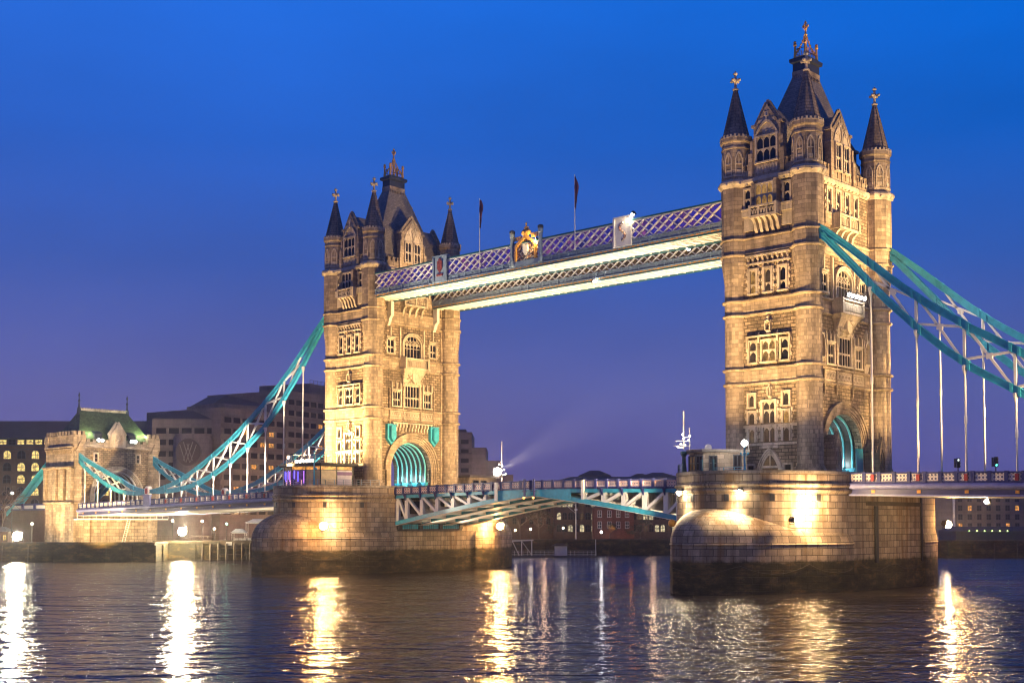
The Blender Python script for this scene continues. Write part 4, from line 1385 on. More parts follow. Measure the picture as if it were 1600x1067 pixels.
leafL = make_leaf(-1, 'bascule leaf showing its broad cream-lit underside beside the teal-boxed tower')
leafR = make_leaf(1, 'bascule leaf whose bright teal girder hangs in front of the brick warehouse')
for x in (-1.0, 0.9):
    b = MB()
    b.box(x - 0.12, x + 0.12, -9.35, -9.1, 12.2, 14.9)
    b.box(x - 0.4, x + 0.4, -9.4, -9.15, 13.0, 13.15)
    s_ = b.build('signal_bracket', M['navy'], leafL)
    MB().ball((x, -9.4, 12.12), 0.17).build('signal_lamp', bpy.data.materials.get('amber_signal') or emit('amber_signal', (1, 0.45, 0.08), 6), s_)

# ------------------------------------------------------------------ road surface
b = MB()
xs = [-300, -165, -140] + [-140 + 4 * k for k in range(1, 70)] + [139]
for a, c in zip(xs, xs[1:]):
    za, zc = [max(deck_z(x), 11.0) for x in (a, c)]
    b.hexa([(a, -7, za - 0.2), (c, -7, zc - 0.2), (c, 7, zc - 0.2), (a, 7, za - 0.2), (a, -7, za + 0.02), (c, -7, zc + 0.02), (c, 7, zc + 0.02), (a, 7, za + 0.02)])
struct(b.build('road', M['asphalt']))

# ------------------------------------------------------------------ side spans
HANG = [13.6 + 5.62 * k for k in range(9)]
def make_span(sx, label):
    D = thing('side_span', label, 'bridge deck', (sx * 95, 0, 11.5), 'side spans of the roadway')
    x0, x1 = sorted((sx * 51.75, sx * 137.7))
    def strip(b, y0, y1, lo, hi):
        n = 10
        for k in range(n):
            a = x0 + (x1 - x0) * k / n; c = x0 + (x1 - x0) * (k + 1) / n
            za, zc = rail_z(a), rail_z(c)
            b.hexa([(a, y0, za + lo), (c, y0, zc + lo), (c, y1, zc + lo), (a, y1, za + lo), (a, y0, za + hi), (c, y0, zc + hi), (c, y1, zc + hi), (a, y1, za + hi)])
    for s in (-1, 1):
        b = MB()
        # rounded pale cornice below the parapet
        pr = [(-1.2, 9.15), (-1.22, 9.45), (-1.35, 9.72), (-1.6, 9.82), (-1.85, 9.72), (-1.98, 9.4), (-2.0, 9.1)]
        n = 10
        for k in range(n):
            a = x0 + (x1 - x0) * k / n; c = x0 + (x1 - x0) * (k + 1) / n
            m = len(pr)
            vs = [(a, s * y, rail_z(a) + z) for z, y in pr] + [(c, s * y, rail_z(c) + z) for z, y in pr]
            b.add(vs, [(i, i + 1, m + i + 1, m + i) for i in range(m - 1)], True)
        b.build('cornice', M['lilac'], D)
        b = MB()
        strip(b, *sorted((s * 9.5, s * 9.0)), -2.75, -2.55)
        b.build('bottom_flange', M['lilac'], D)
        b = MB()
        strip(b, *sorted((s * 9.2, s * 8.9)), -2.6, -1.2)
        b.build('edge_girder', M['navy'], D)
    b = MB()
    strip(b, -9.0, 9.0, -1.95, -1.7)
    b.build('deck', M['white'], D)
    b = MB()
    n = 60
    for k in range(n + 1):
        x = x0 + (x1 - x0) * k / n
        b.box(x - 0.14, x + 0.14, -8.9, 8.9, rail_z(x) - 2.7, rail_z(x) - 1.9)
    for y in (-6, -3, 0, 3, 6):
        strip(b, y - 0.15, y + 0.15, -2.6, -1.9)
    b.build('cross_girders', M['white'], D)
    for d in HANG + [64.5 + 5.62 * k for k in range(6)]:
        x = sx * (41.15 + d)
        for s in (-1, 1):
            MB().box(x - 0.22, x + 0.22, *sorted((s * 9.2, s * 9.28)), rail_z(x) - 2.4, rail_z(x) - 2.05).build('yellow_plate', M['orange'], D)
    for d in HANG:
        x = sx * (41.15 + d)
        for s in (-1, 1):
            MB().box(x - 0.2, x + 0.2, *sorted((s * 9.25, s * 9.45)), rail_z(x) - 1.0, rail_z(x) - 0.25).build('red_block', M['red'], D)
    parapet(D, x0, x1, -9.2, -1, 1.874, (M['navy'], M['panel2']))
    parapet(D, x0, x1, 9.2, 1, 1.874, (M['navy'], M['panel2']), False)
    return D
spanL = make_span(-1, 'long road span under turquoise chains, running to the castle-like gatehouse')
spanR = make_span(1, 'road span with traffic lights and tall white hangers, running out of view')
b = MB()
b.box(-107.6, -105.3, -9.75, -9.3, 11.2, 14.2)
b.box(-107.8, -105.1, -9.85, -9.2, 13.95, 14.25)
b.build('pin_pedestal', M['lilac'], spanL)

# ------------------------------------------------------------------ suspension chains
UP = [(5.9, 45.4), (11.05, 41.7), (15.3, 38.1), (19.3, 34.85), (22.6, 32.5), (25.7, 30.4), (31.4, 27.1), (36.5, 24.25), (42.25, 21.6), (48, 19.2), (54.1, 17.1), (60, 15.85), (63.2, 15.35), (65.4, 15.2)]
LO = [(5.9, 44.0), (11.0, 39.0), (15.2, 34.35), (19.3, 30.35), (24.4, 26.2), (27.5, 24.1), (31.2, 21.95), (36.5, 19.4), (42.2, 17.2), (48, 15.6), (54, 14.75), (60, 14.45), (63.2, 14.5), (65.4, 14.75)]
UP2 = [(65.4, 15.2), (68.5, 15.55), (72, 16.35), (76.6, 17.95), (82, 19.6), (88, 21.5), (92.5, 23.0), (97.3, 24.8)]
LO2 = [(65.4, 14.75), (68.5, 14.25), (72, 14.3), (76.6, 14.75), (82, 16.2), (88, 18.5), (92.5, 20.6), (97.3, 23.4)]
def interp(tab, d):
    for (a, za), (c, zc) in zip(tab, tab[1:]):
        if d <= c:
            return za + (zc - za) * (d - a) / (c - a)
    return tab[-1][1]
def smooth_tab(tab, n=3):
    """Catmull-Rom refinement"""
    out = []
    for i in range(len(tab) - 1):
        p0 = tab[max(0, i - 1)]; p1 = tab[i]; p2 = tab[i + 1]; p3 = tab[min(len(tab) - 1, i + 2)]
        for k in range(n):
            t = k / n
            out.append((p1[0] + (p2[0] - p1[0]) * t, 0.5 * (2 * p1[1] + (p2[1] - p0[1]) * t + (2 * p0[1] - 5 * p1[1] + 4 * p2[1] - p3[1]) * t * t + (3 * p1[1] - p0[1] - 3 * p2[1] + p3[1]) * t ** 3)))
    out.append(tab[-1])
    return out
def make_chain(sx, sy, label):
    y = sy * 9.2
    C_ = thing('suspension_chain', label, 'suspension chain', (sx * (41.15 + 65.4), y, 15), 'suspension chains')
    X = lambda d: sx * (41.15 + d)
    dep = 0.72
    def chord(name, tab, lowedge):
        tab = smooth_tab(tab)
        b = MB()
        for (a, za), (c, zc) in zip(tab, tab[1:]):
            sl = (zc - za) / (c - a)
            dv = dep * sqrt(1 + min(sl * sl, 1.2)) if a < 62 or a > 68 else dep * 0.8
            dv2 = dv
            lo = 0 if lowedge else -dv
            for y0, y1, e0, e1 in ((y - 0.19, y - 0.06, 0, dv), (y + 0.06, y + 0.19, 0, dv), (y - 0.26, y + 0.26, -0.06, 0.08), (y - 0.26, y + 0.26, dv - 0.08, dv + 0.06), (y - 0.23, y + 0.23, dv * 0.45, dv * 0.55)):
                b.hexa([(X(a), y0, za + lo + e0), (X(c), y0, zc + lo + e0), (X(c), y1, zc + lo + e0), (X(a), y1, za + lo + e0),
                        (X(a), y0, za + lo + e1), (X(c), y0, zc + lo + e1), (X(c), y1, zc + lo + e1), (X(a), y1, za + lo + e1)])
        for d in [h + o for h in HANG for o in (-0.45, 0.45)] if tab[0][0] < 60 else (71.0, 76.6, 82.2, 87.8, 93.4):
            for (a, za), (c, zc) in zip(tab, tab[1:]):
                if a <= d <= c and d < 62 or (a <= d <= c and tab[0][0] > 60):
                    sl = (zc - za) / (c - a)
                    z = za + sl * (d - a)
                    dv = dep * sqrt(1 + min(sl * sl, 1.2))
                    lo = 0 if lowedge else -dv
                    e = 0.16
                    b.hexa([(X(d - e), y - 0.29, z - sl * e + lo - 0.09), (X(d + e), y - 0.29, z + sl * e + lo - 0.09), (X(d + e), y + 0.29, z + sl * e + lo - 0.09), (X(d - e), y + 0.29, z - sl * e + lo - 0.09),
                            (X(d - e), y - 0.29, z - sl * e + lo + dv + 0.09), (X(d + e), y - 0.29, z + sl * e + lo + dv + 0.09), (X(d + e), y + 0.29, z + sl * e + lo + dv + 0.09), (X(d - e), y + 0.29, z - sl * e + lo + dv + 0.09)])
                    break
        b.build(name, M['teal'], C_)
    chord('upper_chord', UP, False)
    chord('lower_chord', LO, True)
    if sx < 0:
        chord('upper_chord', UP2, False)
        chord('lower_chord', LO2, True)
    nodes = HANG
    hang = nodes if sx < 0 else nodes
    for k, d in enumerate(nodes):
        zu, zl = interp(UP, d) - dep * 1.2, interp(LO, d) + dep * 0.9
        if zu - zl > 0.2 and k > 0:
            MB().bar((X(d), y, zl), (X(d), y, zu), 0.3, 0.3).build('web_post', M['white'], C_)
        if k + 1 < len(nodes):
            d2 = nodes[k + 1]
            zu2, zl2 = interp(UP, d2) - dep * 1.1, interp(LO, d2) + dep * 0.9
            if k > 0 or True:
                b = MB()
                pu, pl2 = (X(d + 0.25), y, zu + 0.15), (X(d2 - 0.25), y, zl2 + 0.1)
                pl_, pu2 = (X(d + 0.25), y, zl + 0.1), (X(d2 - 0.25), y, zu2 + 0.15)
                b.bar(pu, pl2, 0.26, 0.3, up=(0, 1, 0))
                b.bar(pl_, pu2, 0.26, 0.3, up=(0, 1, 0))
                mid = [(pu[i] + pl2[i] + pl_[i] + pu2[i]) / 4 for i in range(3)]
                b.box(mid[0] - 0.35, mid[0] + 0.35, y - 0.16, y + 0.16, mid[2] - 0.3, mid[2] + 0.3)
                b.build('web_bracing', M['white'], C_)
    # hanger rods with cast fittings
    hs = [(d, interp(LO, d)) for d in nodes]
    if sx < 0:
        hs += [(d, interp(LO2, d)) for d in (75.0, 80.7, 86.3, 92.0)]
    for d, zl in hs:
        zb = rail_z(X(d)) - 0.15
        b = MB()
        if zl - zb > 1.2:
            b.lathe(X(d), y, [(0.30, zl + 0.1), (0.34, zl - 0.15), (0.2, zl - 0.7), (0.12, zl - 1.0), (0.115, (zl + zb) / 2 + 0.5), (0.17, (zl + zb) / 2 + 0.4), (0.17, (zl + zb) / 2 - 0.4), (0.115, (zl + zb) / 2 - 0.5), (0.13, zb)], 10, 0, True)
        else:
            b.lathe(X(d), y, [(0.32, zl + 0.1), (0.34, zl), (0.14, zb)], 10, 0, True)
        b.build('hanger_rod', M['white'], C_)
    if sx < 0:
        ds = [68.8, 72.4, 76.6, 80.7, 84.5, 88.3, 92.0]
        for d, d2 in zip(ds, ds[1:]):
            zu, zl = interp(UP2, d) - dep, interp(LO2, d) + dep * 0.9
            zu2, zl2 = interp(UP2, d2) - dep, interp(LO2, d2) + dep * 0.9
            b = MB()
            b.bar((X(d), y, zu + 0.1), (X(d2), y, zl2), 0.26, 0.28, up=(0, 1, 0))
            b.bar((X(d), y, zl), (X(d2), y, zu2 + 0.1), 0.26, 0.28, up=(0, 1, 0))
            b.build('web_bracing', M['white'], C_)
        # pin joint with red boss
        F = Fr((X(65.4), y, 0), (1, 0, 0), (0, -1, 0))
        b = MB()
        b.ext(F, [(0.78 * cos(t * pi / 12), 15.0 + 0.98 * sin(t * pi / 12)) for t in range(24)], -0.5, 0.5)
        pn = b.build('pin_joint', M['white'], C_)
        b = MB()
        b.ext(F, [(0.45 * cos(t * pi / 12), 15.0 + 0.62 * sin(t * pi / 12)) for t in range(24)], 0.5, 0.58)
        b.build('boss', M['red'], pn)
    return C_
make_chain(1, -1, 'dark teal suspension chain nearest the viewer, falling past the glaring balcony lamps')
make_chain(1, 1, 'green-teal suspension chain seen behind the nearer dark teal one')
make_chain(-1, -1, 'bright turquoise suspension chain with red oval boss, sweeping down in front of hotel')
make_chain(-1, 1, 'turquoise chain farther behind, seen low against the brutalist hotel')
# ------------------------------------------------------------------ land, river
BANK = [(-269.7, -105.7), (-144.4, -31.1), (-136.5, -26.4), (-112.9, -4.0), (-119.6, 3.4), (-107.2, 17.9), (-101.9, 50.5), (-91.2, 79.9), (-66.6, 117.0), (-47.0, 146.6), (-4.1, 140.4), (9.0, 152.8), (26.4, 188.6), (77.0, 498.2), (250, 1000), (400, 1450)]
b = MB()
n = len(BANK)
GZ = 3.9
far = [(-1450, 1450), (-1450, -700)]
b.add([(x, y, GZ) for x, y in BANK + far], [tuple(range(n + 2))])
struct(b.build('ground', M['earth']))
b = MB().add([(-1500, -1500, 0.35), (1500, -1500, 0.35), (1500, 1500, 0.35), (-1500, 1500, 0.35)], [(0, 1, 2, 3)])
struct(b.build('river_water', M['water']))
wl = thing('river_wall', 'dark weedy embankment wall along the far bank of the river', 'river wall', (BANK[0][0], BANK[0][1], 0))
b = MB()
for (x0, y0), (x1, y1) in zip(BANK, BANK[1:]):
    d = Vector((x1 - x0, y1 - y0, 0)).normalized()
    F = Fr((x0, y0, 0), (d.x, d.y, 0), (d.y, -d.x, 0))
    L_ = sqrt((x1 - x0) ** 2 + (y1 - y0) ** 2)
    b.fbox(F, 0, L_, -2, GZ + 0.05, -1.0, 0.05)
    b.fbox(F, 0, L_, GZ + 0.05, GZ + 0.5, -0.5, 0.15)
    if L_ < 140:
        for k in range(int(L_ / 5.5) + 1):
            b.fbox(F, k * 5.5, k * 5.5 + 0.5, -2, GZ - 0.2, 0.05, 0.4)
b.build('wall', M['quay'], wl)

# ------------------------------------------------------------------ gatehouse at the far shore
G = thing('gatehouse', 'small castle-like stone gatehouse with mossy green roof on the far shore', 'gatehouse', (-142.5, 0, GZ))
GE = Fr((-136, 0, 0), (0, 1, 0), (1, 0, 0)); GW = Fr((-149, 0, 0), (0, -1, 0), (-1, 0, 0))
GS = Fr((-142.5, -10.4, 0), (1, 0, 0), (0, -1, 0)); GN = Fr((-142.5, 10.4, 0), (-1, 0, 0), (0, 1, 0))
for F in (GE, GW):
    b = MB().ext(F, [(-10.3, 11)] + arch(0, 5.6, 11.0, 14.8, 20.3, 18) + [(10.3, 11), (10.3, 25.2), (-10.3, 25.2)], -1.0, 0)
    b.build('wall', M['rough'], G)
for F in (GS, GN):
    b = MB().fbox(F, -6.7, 6.7, -2, 28.0, -2.6, 0)
    for u0, u1 in ((-6.5, -5.6), (-2.0, -0.6), (1.6, 3.0), (5.4, 6.5)):
        b.fbox(F, u0, u1, 13.6, 20.5, 0, 0.7)
    b.build('pylon', M['ashlar'], G)
for F, hw in ((GE, 7.8), (GW, 7.8)):
    b = MB()
    b.fbox(F, -hw, hw, -2, 11.0, -1.0, 0.06)
    b.fbox(F, -6.2, -5.8, 3.9, 11.0, 0, 0.3)
    b.build('base_wall', M['pier'], G)
b = MB()
for F, hw in ((GE, 10.6), (GW, 10.6), (GS, 6.8), (GN, 6.8)):
    course_walls(b, [(F, hw)], 25.0, 25.6, 0.45)
    course_walls(b, [(F, hw)], 12.6, 13.3, 0.6)
for F in (GS, GN):
    course_walls(b, [(F, 6.9)], 20.4, 21.2, 0.9)
    corbel_table(b, F, -6.4, 6.4, 23.9, 25.0, 0.4, 14)
b.build('string_course', M['ashlar'], G)
for F in (GS, GN):
    b = MB()
    b.fbox(F, -6.8, 6.8, 27.7, 28.02, -2.62, 0.12)
    for k in range(9):
        b.fbox(F, -6.6 + k * 1.5, -5.7 + k * 1.5, 28.0, 28.9, -0.5, 0.1)
    b.build('parapet', M['ashlar'], G)
for s in (-1, 1):
    for F in (GE, GW):
        b = MB()
        b.fbox(F, s * 9.2 - 1.5, s * 9.2 + 1.5, 25.5, 28.0, -1.2, 0.25)
        for k in range(3):
            b.fbox(F, s * 9.2 - 1.4 + k, s * 9.2 - 0.8 + k, 28.0, 28.9, -0.5, 0.25)
        b.ext(F, [(s * 9.2 - 1.1, 24.4), (s * 9.2, 26.6), (s * 9.2 + 1.1, 24.4)], 0.25, 0.7)
        b.build('corner_parapet', M['ashlar'], G)
for F in (GE, GW):
    b = MB()
    b.fbox(F, -7.7, 7.7, 25.5, 26.6, -0.5, 0.1)
    for k in range(10):
        b.fbox(F, -7.5 + k * 1.55, -6.7 + k * 1.55, 26.6, 27.2, -0.5, 0.1)
    b.build('parapet', M['ashlar'], G)
b = MB()
for o_, i_, w in ((6.6, 6.2, 0.5), (6.15, 5.85, 0.35), (5.8, 5.6, 0.2)):
    b.ring(GE, arch(0, o_, 11, 14.8, 14.8 + o_ * .98, 18), arch(0, i_, 11, 14.8, 14.8 + i_ * .98, 18), -0.3, w)
b.build('arch_moulding', M['trim'], G)
b = MB()
b.ext(GE, [(-1.9, 25.6), (-1.9, 28.2), (0, 31.0), (1.9, 28.2), (1.9, 25.6)], -0.6, 0.35)
for s in (-1, 1):
    b.bar(GE.p(s * 2.0, 28.2, -0.1), GE.p(0, 31.2, -0.1), 1.0, 0.25, up=(1, 0, 0))
b.ring(GE, arch(0, 1.2, 26.2, 27.6, 29.2, 8), arch(0, 0.95, 26.2, 27.6, 28.9, 8), 0.3, 0.5)
for k in range(7):
    b.ball(GE.p(random.uniform(-0.7, 0.7), 26.6 + k * 0.3, 0.4), 0.25, 6)
b.build('gable', M['trim'], G)
for u in (-5.2, 5.2):
    window(G, GE, u - 0.35, u + 0.35, 22.2, 23.9, 1, 0.5, None, 'glass', 0.35, 0.3)
b = MB()
b.loft([[(-142.5 + sx * x, sy * y, z) for sx, sy in ((-1, -1), (1, -1), (1, 1), (-1, 1))] for x, y, z in ((6.0, 9.3, 25.6), (5.8, 9.0, 27.2), (0.35, 5.9, 34.0))])
rf = b.build('roof', M['greenslate'], G)
b = MB()
b.box(-142.75, -142.25, -6.0, 6.0, 33.9, 34.5)
for k in range(16):
    b.box(-142.8, -142.2, -5.8 + k * 0.75, -5.5 + k * 0.75, 34.5, 34.75)
b.build('ridge_crest', M['trim'], rf)
for s in (-1, 1):
    MB().lathe(-142.5, s * 6.0, [(0.55, 33.2), (0.4, 34.6), (0.2, 35.0), (0.14, 36.0), (0.32, 36.3), (0.12, 36.6), (0.1, 37.2), (0.25, 37.4), (0.05, 38.2)], 8).build('finial', M['lead'], rf)
for s in (-1, 1):
    b = MB()
    b.box(-138.4, -136.9, s * 4.2 - 0.9, s * 4.2 + 0.9, 27.2, 28.6)
    b.add([(-136.7, s * 4.2 - 1.1, 28.5), (-136.7, s * 4.2 + 1.1, 28.5), (-139.6, s * 4.2 + 1.1, 29.8), (-139.6, s * 4.2 - 1.1, 29.8)], [(0, 1, 2, 3)])
    b.build('dormer', M['lead'], rf)
b = MB()
a = arch(0, 5.55, 11.0, 14.8, 20.3, 18)
for k in range(7):
    x = -148.5 + k * 2
    b.ring(Fr((x, 0, 0), (0, 1, 0), (1, 0, 0)), a, arch(0, 5.2, 11.0, 14.8, 19.9, 18), 0, 0.3)
b.build('vault_rib', M['white'], G)
# land ties running down behind it
for s, lab in ((-1, 'straight teal tie sloping down outside the gatehouse against brick offices'), (1, 'straight teal tie glimpsed through the gatehouse arch')):
    b = MB()
    for dy in (-0.4, 0.4):
        b.bar((-149, s * 9.2 + dy, 22.3), (-170, s * 9.2 + dy, 10.2), 0.2, 1.7, up=(0, 1, 0))
    b.bar((-149, s * 9.2, 23.2), (-170, s * 9.2, 11.1), 1.0, 0.14, up=(0, 1, 0))
    b.bar((-149, s * 9.2, 21.4), (-170, s * 9.2, 9.3), 1.0, 0.14, up=(0, 1, 0))
    tag(b.build('land_tie', M['teal']), lab, 'tie', 'land ties behind the gatehouse')
A = thing('approach_viaduct', 'low brick approach road with navy parapet beyond the gatehouse and bare tree', 'viaduct', (-200, -9.5, GZ))
MB().box(-300, -149.2, -9.6, 9.6, 2, 11.4).build('wall', M['brick'], A)
b = MB()
for k in range(25):
    x = -149.5 - k * 6
    b.box(x - 0.5, x + 0.5, -9.95, -9.6, 11.4, 13.0)
b.box(-300, -149.2, -9.9, -9.62, 12.6, 12.9); b.box(-300, -149.2, -9.9, -9.62, 11.4, 11.7)
b.build('parapet', M['navy'], A)
b = MB()
for k in range(25):
    b.box(-149.5 - k * 6 - 5.3, -149.5 - k * 6 - 0.7, -9.8, -9.65, 11.75, 12.55)
b.build('parapet_panel', M['white'], A)
# inspection gantry slung under the span in front of the gatehouse
Y_ = thing('inspection_gantry', 'long cream maintenance gantry slung under the road by the gatehouse', 'gantry', (-134.6, 0, 9.2))
b = MB()
b.box(-135.2, -133.8, -10.6, 12.0, 9.15, 9.45)
b.build('walkway', M['white'], Y_)
b = MB()
for k in range(16):
    y = -10.5 + k * 1.5
    b.box(-133.9, -133.82, y - 0.04, y + 0.04, 9.45, 10.6)
b.box(-133.92, -133.8, -10.6, 12.0, 10.5, 10.6); b.box(-133.9, -133.82, -10.6, 12.0, 10.0, 10.06)
b.build('railing', M['white'], Y_)
b = MB()
for s in (-1, 1):
    b.bar((-134.5, 1.0 + s * 0.35, 4.0), (-134.2, 2.2 + s * 0.35, 9.2), 0.1, 0.1)
for k in range(12):
    t = k / 12
    b.bar((-134.5 + 0.3 * t, 0.65 + 1.2 * t, 4.0 + 5.2 * t), (-134.5 + 0.3 * t, 1.35 + 1.2 * t, 4.0 + 5.2 * t), 0.06, 0.06)
b.build('ladder', M['white'], Y_)

# ------------------------------------------------------------------ buildings on the far shore
def building(name, label, cat, A_, B_, depth, z1, wallm, rows=(), group=None, parent=None, z0=None, roof=None):
    """box building whose front runs from A to B (left to right as seen)"""
    z0 = GZ - 0.5 if z0 is None else z0
    A_ = Vector((*A_, 0)); B_ = Vector((*B_, 0))
    d = (B_ - A_).normalized()
    L_ = (B_ - A_).length
    F = Fr(A_, d, (d.y, -d.x, 0))
    T = parent or thing(name, label, cat, (A_.x, A_.y, z0), group)
    MB().fbox(F, 0, L_, z0, z1, -depth, 0).build('wall', wallm, T)
    if roof:
        h, inset, over = roof
        b = MB()
        b.loft([[F.p(u, v, w) for u, v, w in ((-over, z1, over), (L_ + over, z1, over), (L_ + over, z1, -depth - over), (-over, z1, -depth - over))],
                [F.p(u, v, w) for u, v, w in ((inset, z1 + h, -min(inset, depth * 0.49)), (L_ - inset, z1 + h, -min(inset, depth * 0.49)), (L_ - inset, z1 + h, -depth + min(inset, depth * 0.49)), (inset, z1 + h, -depth + min(inset, depth * 0.49)))]])
        b.build('roof', M['roofgrey'], T)
    return T, F, L_
def simple_window(T, F, u, v, w, h, mat, arched=False, frame='trimdark'):
    b = MB()
    o_ = arch(u, w / 2 + 0.12, v - h / 2 - 0.1, v + h / 2 - (w / 2 if arched else 0.02), v + h / 2 + 0.12, 8) if arched else rect(u - w / 2 - 0.12, u + w / 2 + 0.12, v - h / 2 - 0.12, v + h / 2 + 0.12)
    i_ = arch(u, w / 2, v - h / 2, v + h / 2 - (w / 2 if arched else 0.02), v + h / 2, 8) if arched else rect(u - w / 2, u + w / 2, v - h / 2, v + h / 2)
    b.ring(F, o_, i_, -0.02, 0.14, not arched)
    b.fbox(F, u - 0.06, u + 0.06, v - h / 2, v + h / 2 - 0.05, 0, 0.12)
    b.fbox(F, u - w / 2, u + w / 2, v - 0.05, v + 0.05, 0, 0.11)
    o = b.build('window', M['lead'] if frame == 'trimdark' else M[frame], T)
    c = MB()
    c.add([F.p(uu, vv, 0.06) for uu, vv in i_], [tuple(range(len(i_) - 1, -1, -1))])
    c.build('pane', M[mat], o)
T, F, L_ = building('office_block', 'brown brick office block with yellow lit arched windows behind the gatehouse', 'office building', (-236.6, -5.4), (-185.6, 42.8), 30, 32.0, M['brick'], roof=(5.5, 7, 0.4))
u0 = 230 * 350 / 1960.0 - 40 - 350 * 130 / 1960.0 * 0
k0 = 350 / 1960.0
def off(px):
    return (px + 130) * k0
b = MB()
b.fbox(F, 0, L_, 30.0, 30.25, 0, 0.3); b.fbox(F, 0, L_, 31.8, 32.2, 0, 0.5); b.fbox(F, 0, L_, 28.9, 29.1, 0, 0.2)
b.build('cornice', M['lead'], T)
for k in range(26):
    px = -120 + k * 14
    simple_window(T, F, off(px), 31.0, 1.9, 1.3, 'yellow' if (px < 78 and k % 7 != 3) else 'glass')
litw = {(11, 0), (55, 0), (32, 1), (54, 1), (30, 2), (53, 2), (53, 3), (-20, 1), (-40, 0), (144, 2), (141, 3), (166, 3), (120, 2)}
for r, z in enumerate((27.5, 24.1, 20.7, 17.3, 13.9)):
    for k in range(16):
        px = -120 + k * 22 + (0 if k < 6 else 1)
        near_ = any(abs(px - a) < 11 and r == rr for a, rr in litw)
        simple_window(T, F, off(px), z, 2.1, 2.3, 'yellow' if near_ else 'glass', True)

# brutalist hotel: stepped concrete ranges
H = thing('hotel', 'big stepped concrete hotel with amber windows behind the turquoise chain', 'hotel', (*(-164.3, 46.5), GZ))
def hotel_range(A_, B_, depth, z1, nf, h=3.1, chamfer=0):
    _, F, L_ = building(None, None, None, A_, B_, depth, z1, M['concrete'], parent=H)
    for k in range(nf):
        z = z1 - 3.2 - k * h
        if z < 6:
            break
        b = MB()
        b.fbox(F, 0.8, L_ - 0.5, z - 0.75, z + 0.75, -0.02, 0.03)
        wb = b.build('window_band', M['glass'], H)
        b = MB()
        n = int(L_ / 3.4)
        for i in range(n + 1):
            b.fbox(F, 0.8 + i * (L_ - 1.3) / n - 0.35, 0.8 + i * (L_ - 1.3) / n + 0.35, z - 0.75, z + 0.75, 0.0, 0.22)
        b.fbox(F, 0.0, L_, z + 0.75, z + 1.0, -0.02, 0.35)
        b.fbox(F, 0.0, L_, z - 1.0, z - 0.75, -0.02, 0.3)
        b.build('pier', M['concrete'], wb)
    return F, L_
def hotel_lit(F, u, z, w=1.9, mat='amber'):
    b = MB()
    b.ring(F, rect(u - w / 2 - 0.1, u + w / 2 + 0.1, z - 0.7, z + 0.7), rect(u - w / 2, u + w / 2, z - 0.6, z + 0.6), 0.02, 0.12, True)
    b.fbox(F, u - 0.05, u + 0.05, z - 0.6, z + 0.6, 0.03, 0.1)
    o = b.build('window', M['lead'], H)
    MB().add([F.p(p, q, 0.06) for p, q in rect(u - w / 2, u + w / 2, z - 0.6, z + 0.6)], [(3, 2, 1, 0)]).build('pane', M[mat], o)
F1, L1 = hotel_range((-178.0, 33.5), (-164.5, 46.2), 30, 36.5, 8)
F2, L2 = hotel_range((-162.8, 45.1), (-166.7, 69.0), 30, 39.5, 9)
F3, L3 = hotel_range((-166.6, 69.1), (-173.0, 96.1), 30, 46.2, 11)
_, F4, L4 = building(None, None, None, (-169.2, 47.3), (-168.0, 62.2), 16, 41.2, M['concrete'], parent=H)
_, F5, L5 = building(None, None, None, (-171.2, 81.2), (-177.7, 99.9), 18, 49.5, M['concrete'], parent=H)
b = MB()
b.loft([[F1.p(u, v, w) for u, v, w in ((0, 36.5, 0), (L1, 36.5, 0), (L1, 36.5, -20), (0, 36.5, -20))], [F1.p(u, v, w) for u, v, w in ((4, 39.0, -4), (L1, 39.0, -4), (L1, 39.0, -20), (4, 39.0, -20))]])
b.loft([[F4.p(u, v, w) for u, v, w in ((0, 41.2, 0), (L4, 41.2, 0), (L4, 41.2, -14), (0, 41.2, -14))], [F4.p(u, v, w) for u, v, w in ((5, 44.0, -3), (L4, 42.5, -3), (L4, 42.5, -14), (5, 44.0, -14))]])
b.build('roof', M['roofgrey'], H)
b = MB()
for k in range(7):
    p = F5.p(3 + k * 2.0, 49.5, -2)
    b.box(p[0] - 0.05, p[0] + 0.05, p[1] - 0.05, p[1] + 0.05, 49.5, 51.0)
b.bar(F5.p(3, 50.9, -2), F5.p(15, 50.9, -2), 0.1, 0.1); b.bar(F5.p(3, 50.2, -2), F5.p(15, 50.2, -2), 0.08, 0.08)
b.build('roof_railing', M['lead'], H)
# round stair turret carrying a pale interlaced emblem
px_, py_ = F1.p(L1 * 0.62, 0, 1.0)[:2]
b = MB().lathe(px_, py_, [(5.2, 3.4), (5.2, 31.0), (4.9, 31.4), (4.9, 32.2)], 24, 0, True)
tu = b.build('stair_turret', M['concrete'], H)
Fe = Fr((px_ + F1.n.x * 5.35, py_ + F1.n.y * 5.35, 0), F1.t, F1.n)
b = MB()
b.ext(Fe, [(3.3 * cos(k * pi / 16), 27.2 + 3.6 * sin(k * pi / 16)) for k in range(32)], -2.6, 0.0)
em_ = b.build('emblem', M['roofgrey'], tu)
b = MB()
for s in (-1, 1):
    for a_, c_ in (((s * 2.2, 29.2), (s * 0.7, 24.6)), ((s * 1.25, 29.9), (-s * 0.5, 24.4)), ((s * 0.3, 29.4), (-s * 1.2, 25.0))):
        b.bar(Fe.p(a_[0], a_[1], 0.08), Fe.p(c_[0], c_[1], 0.08), 0.16, 0.42, up=tuple(Fe.n))
o_ = b.build('emblem_strokes', M['emblemgrey'], H)
rr = random.Random(3)
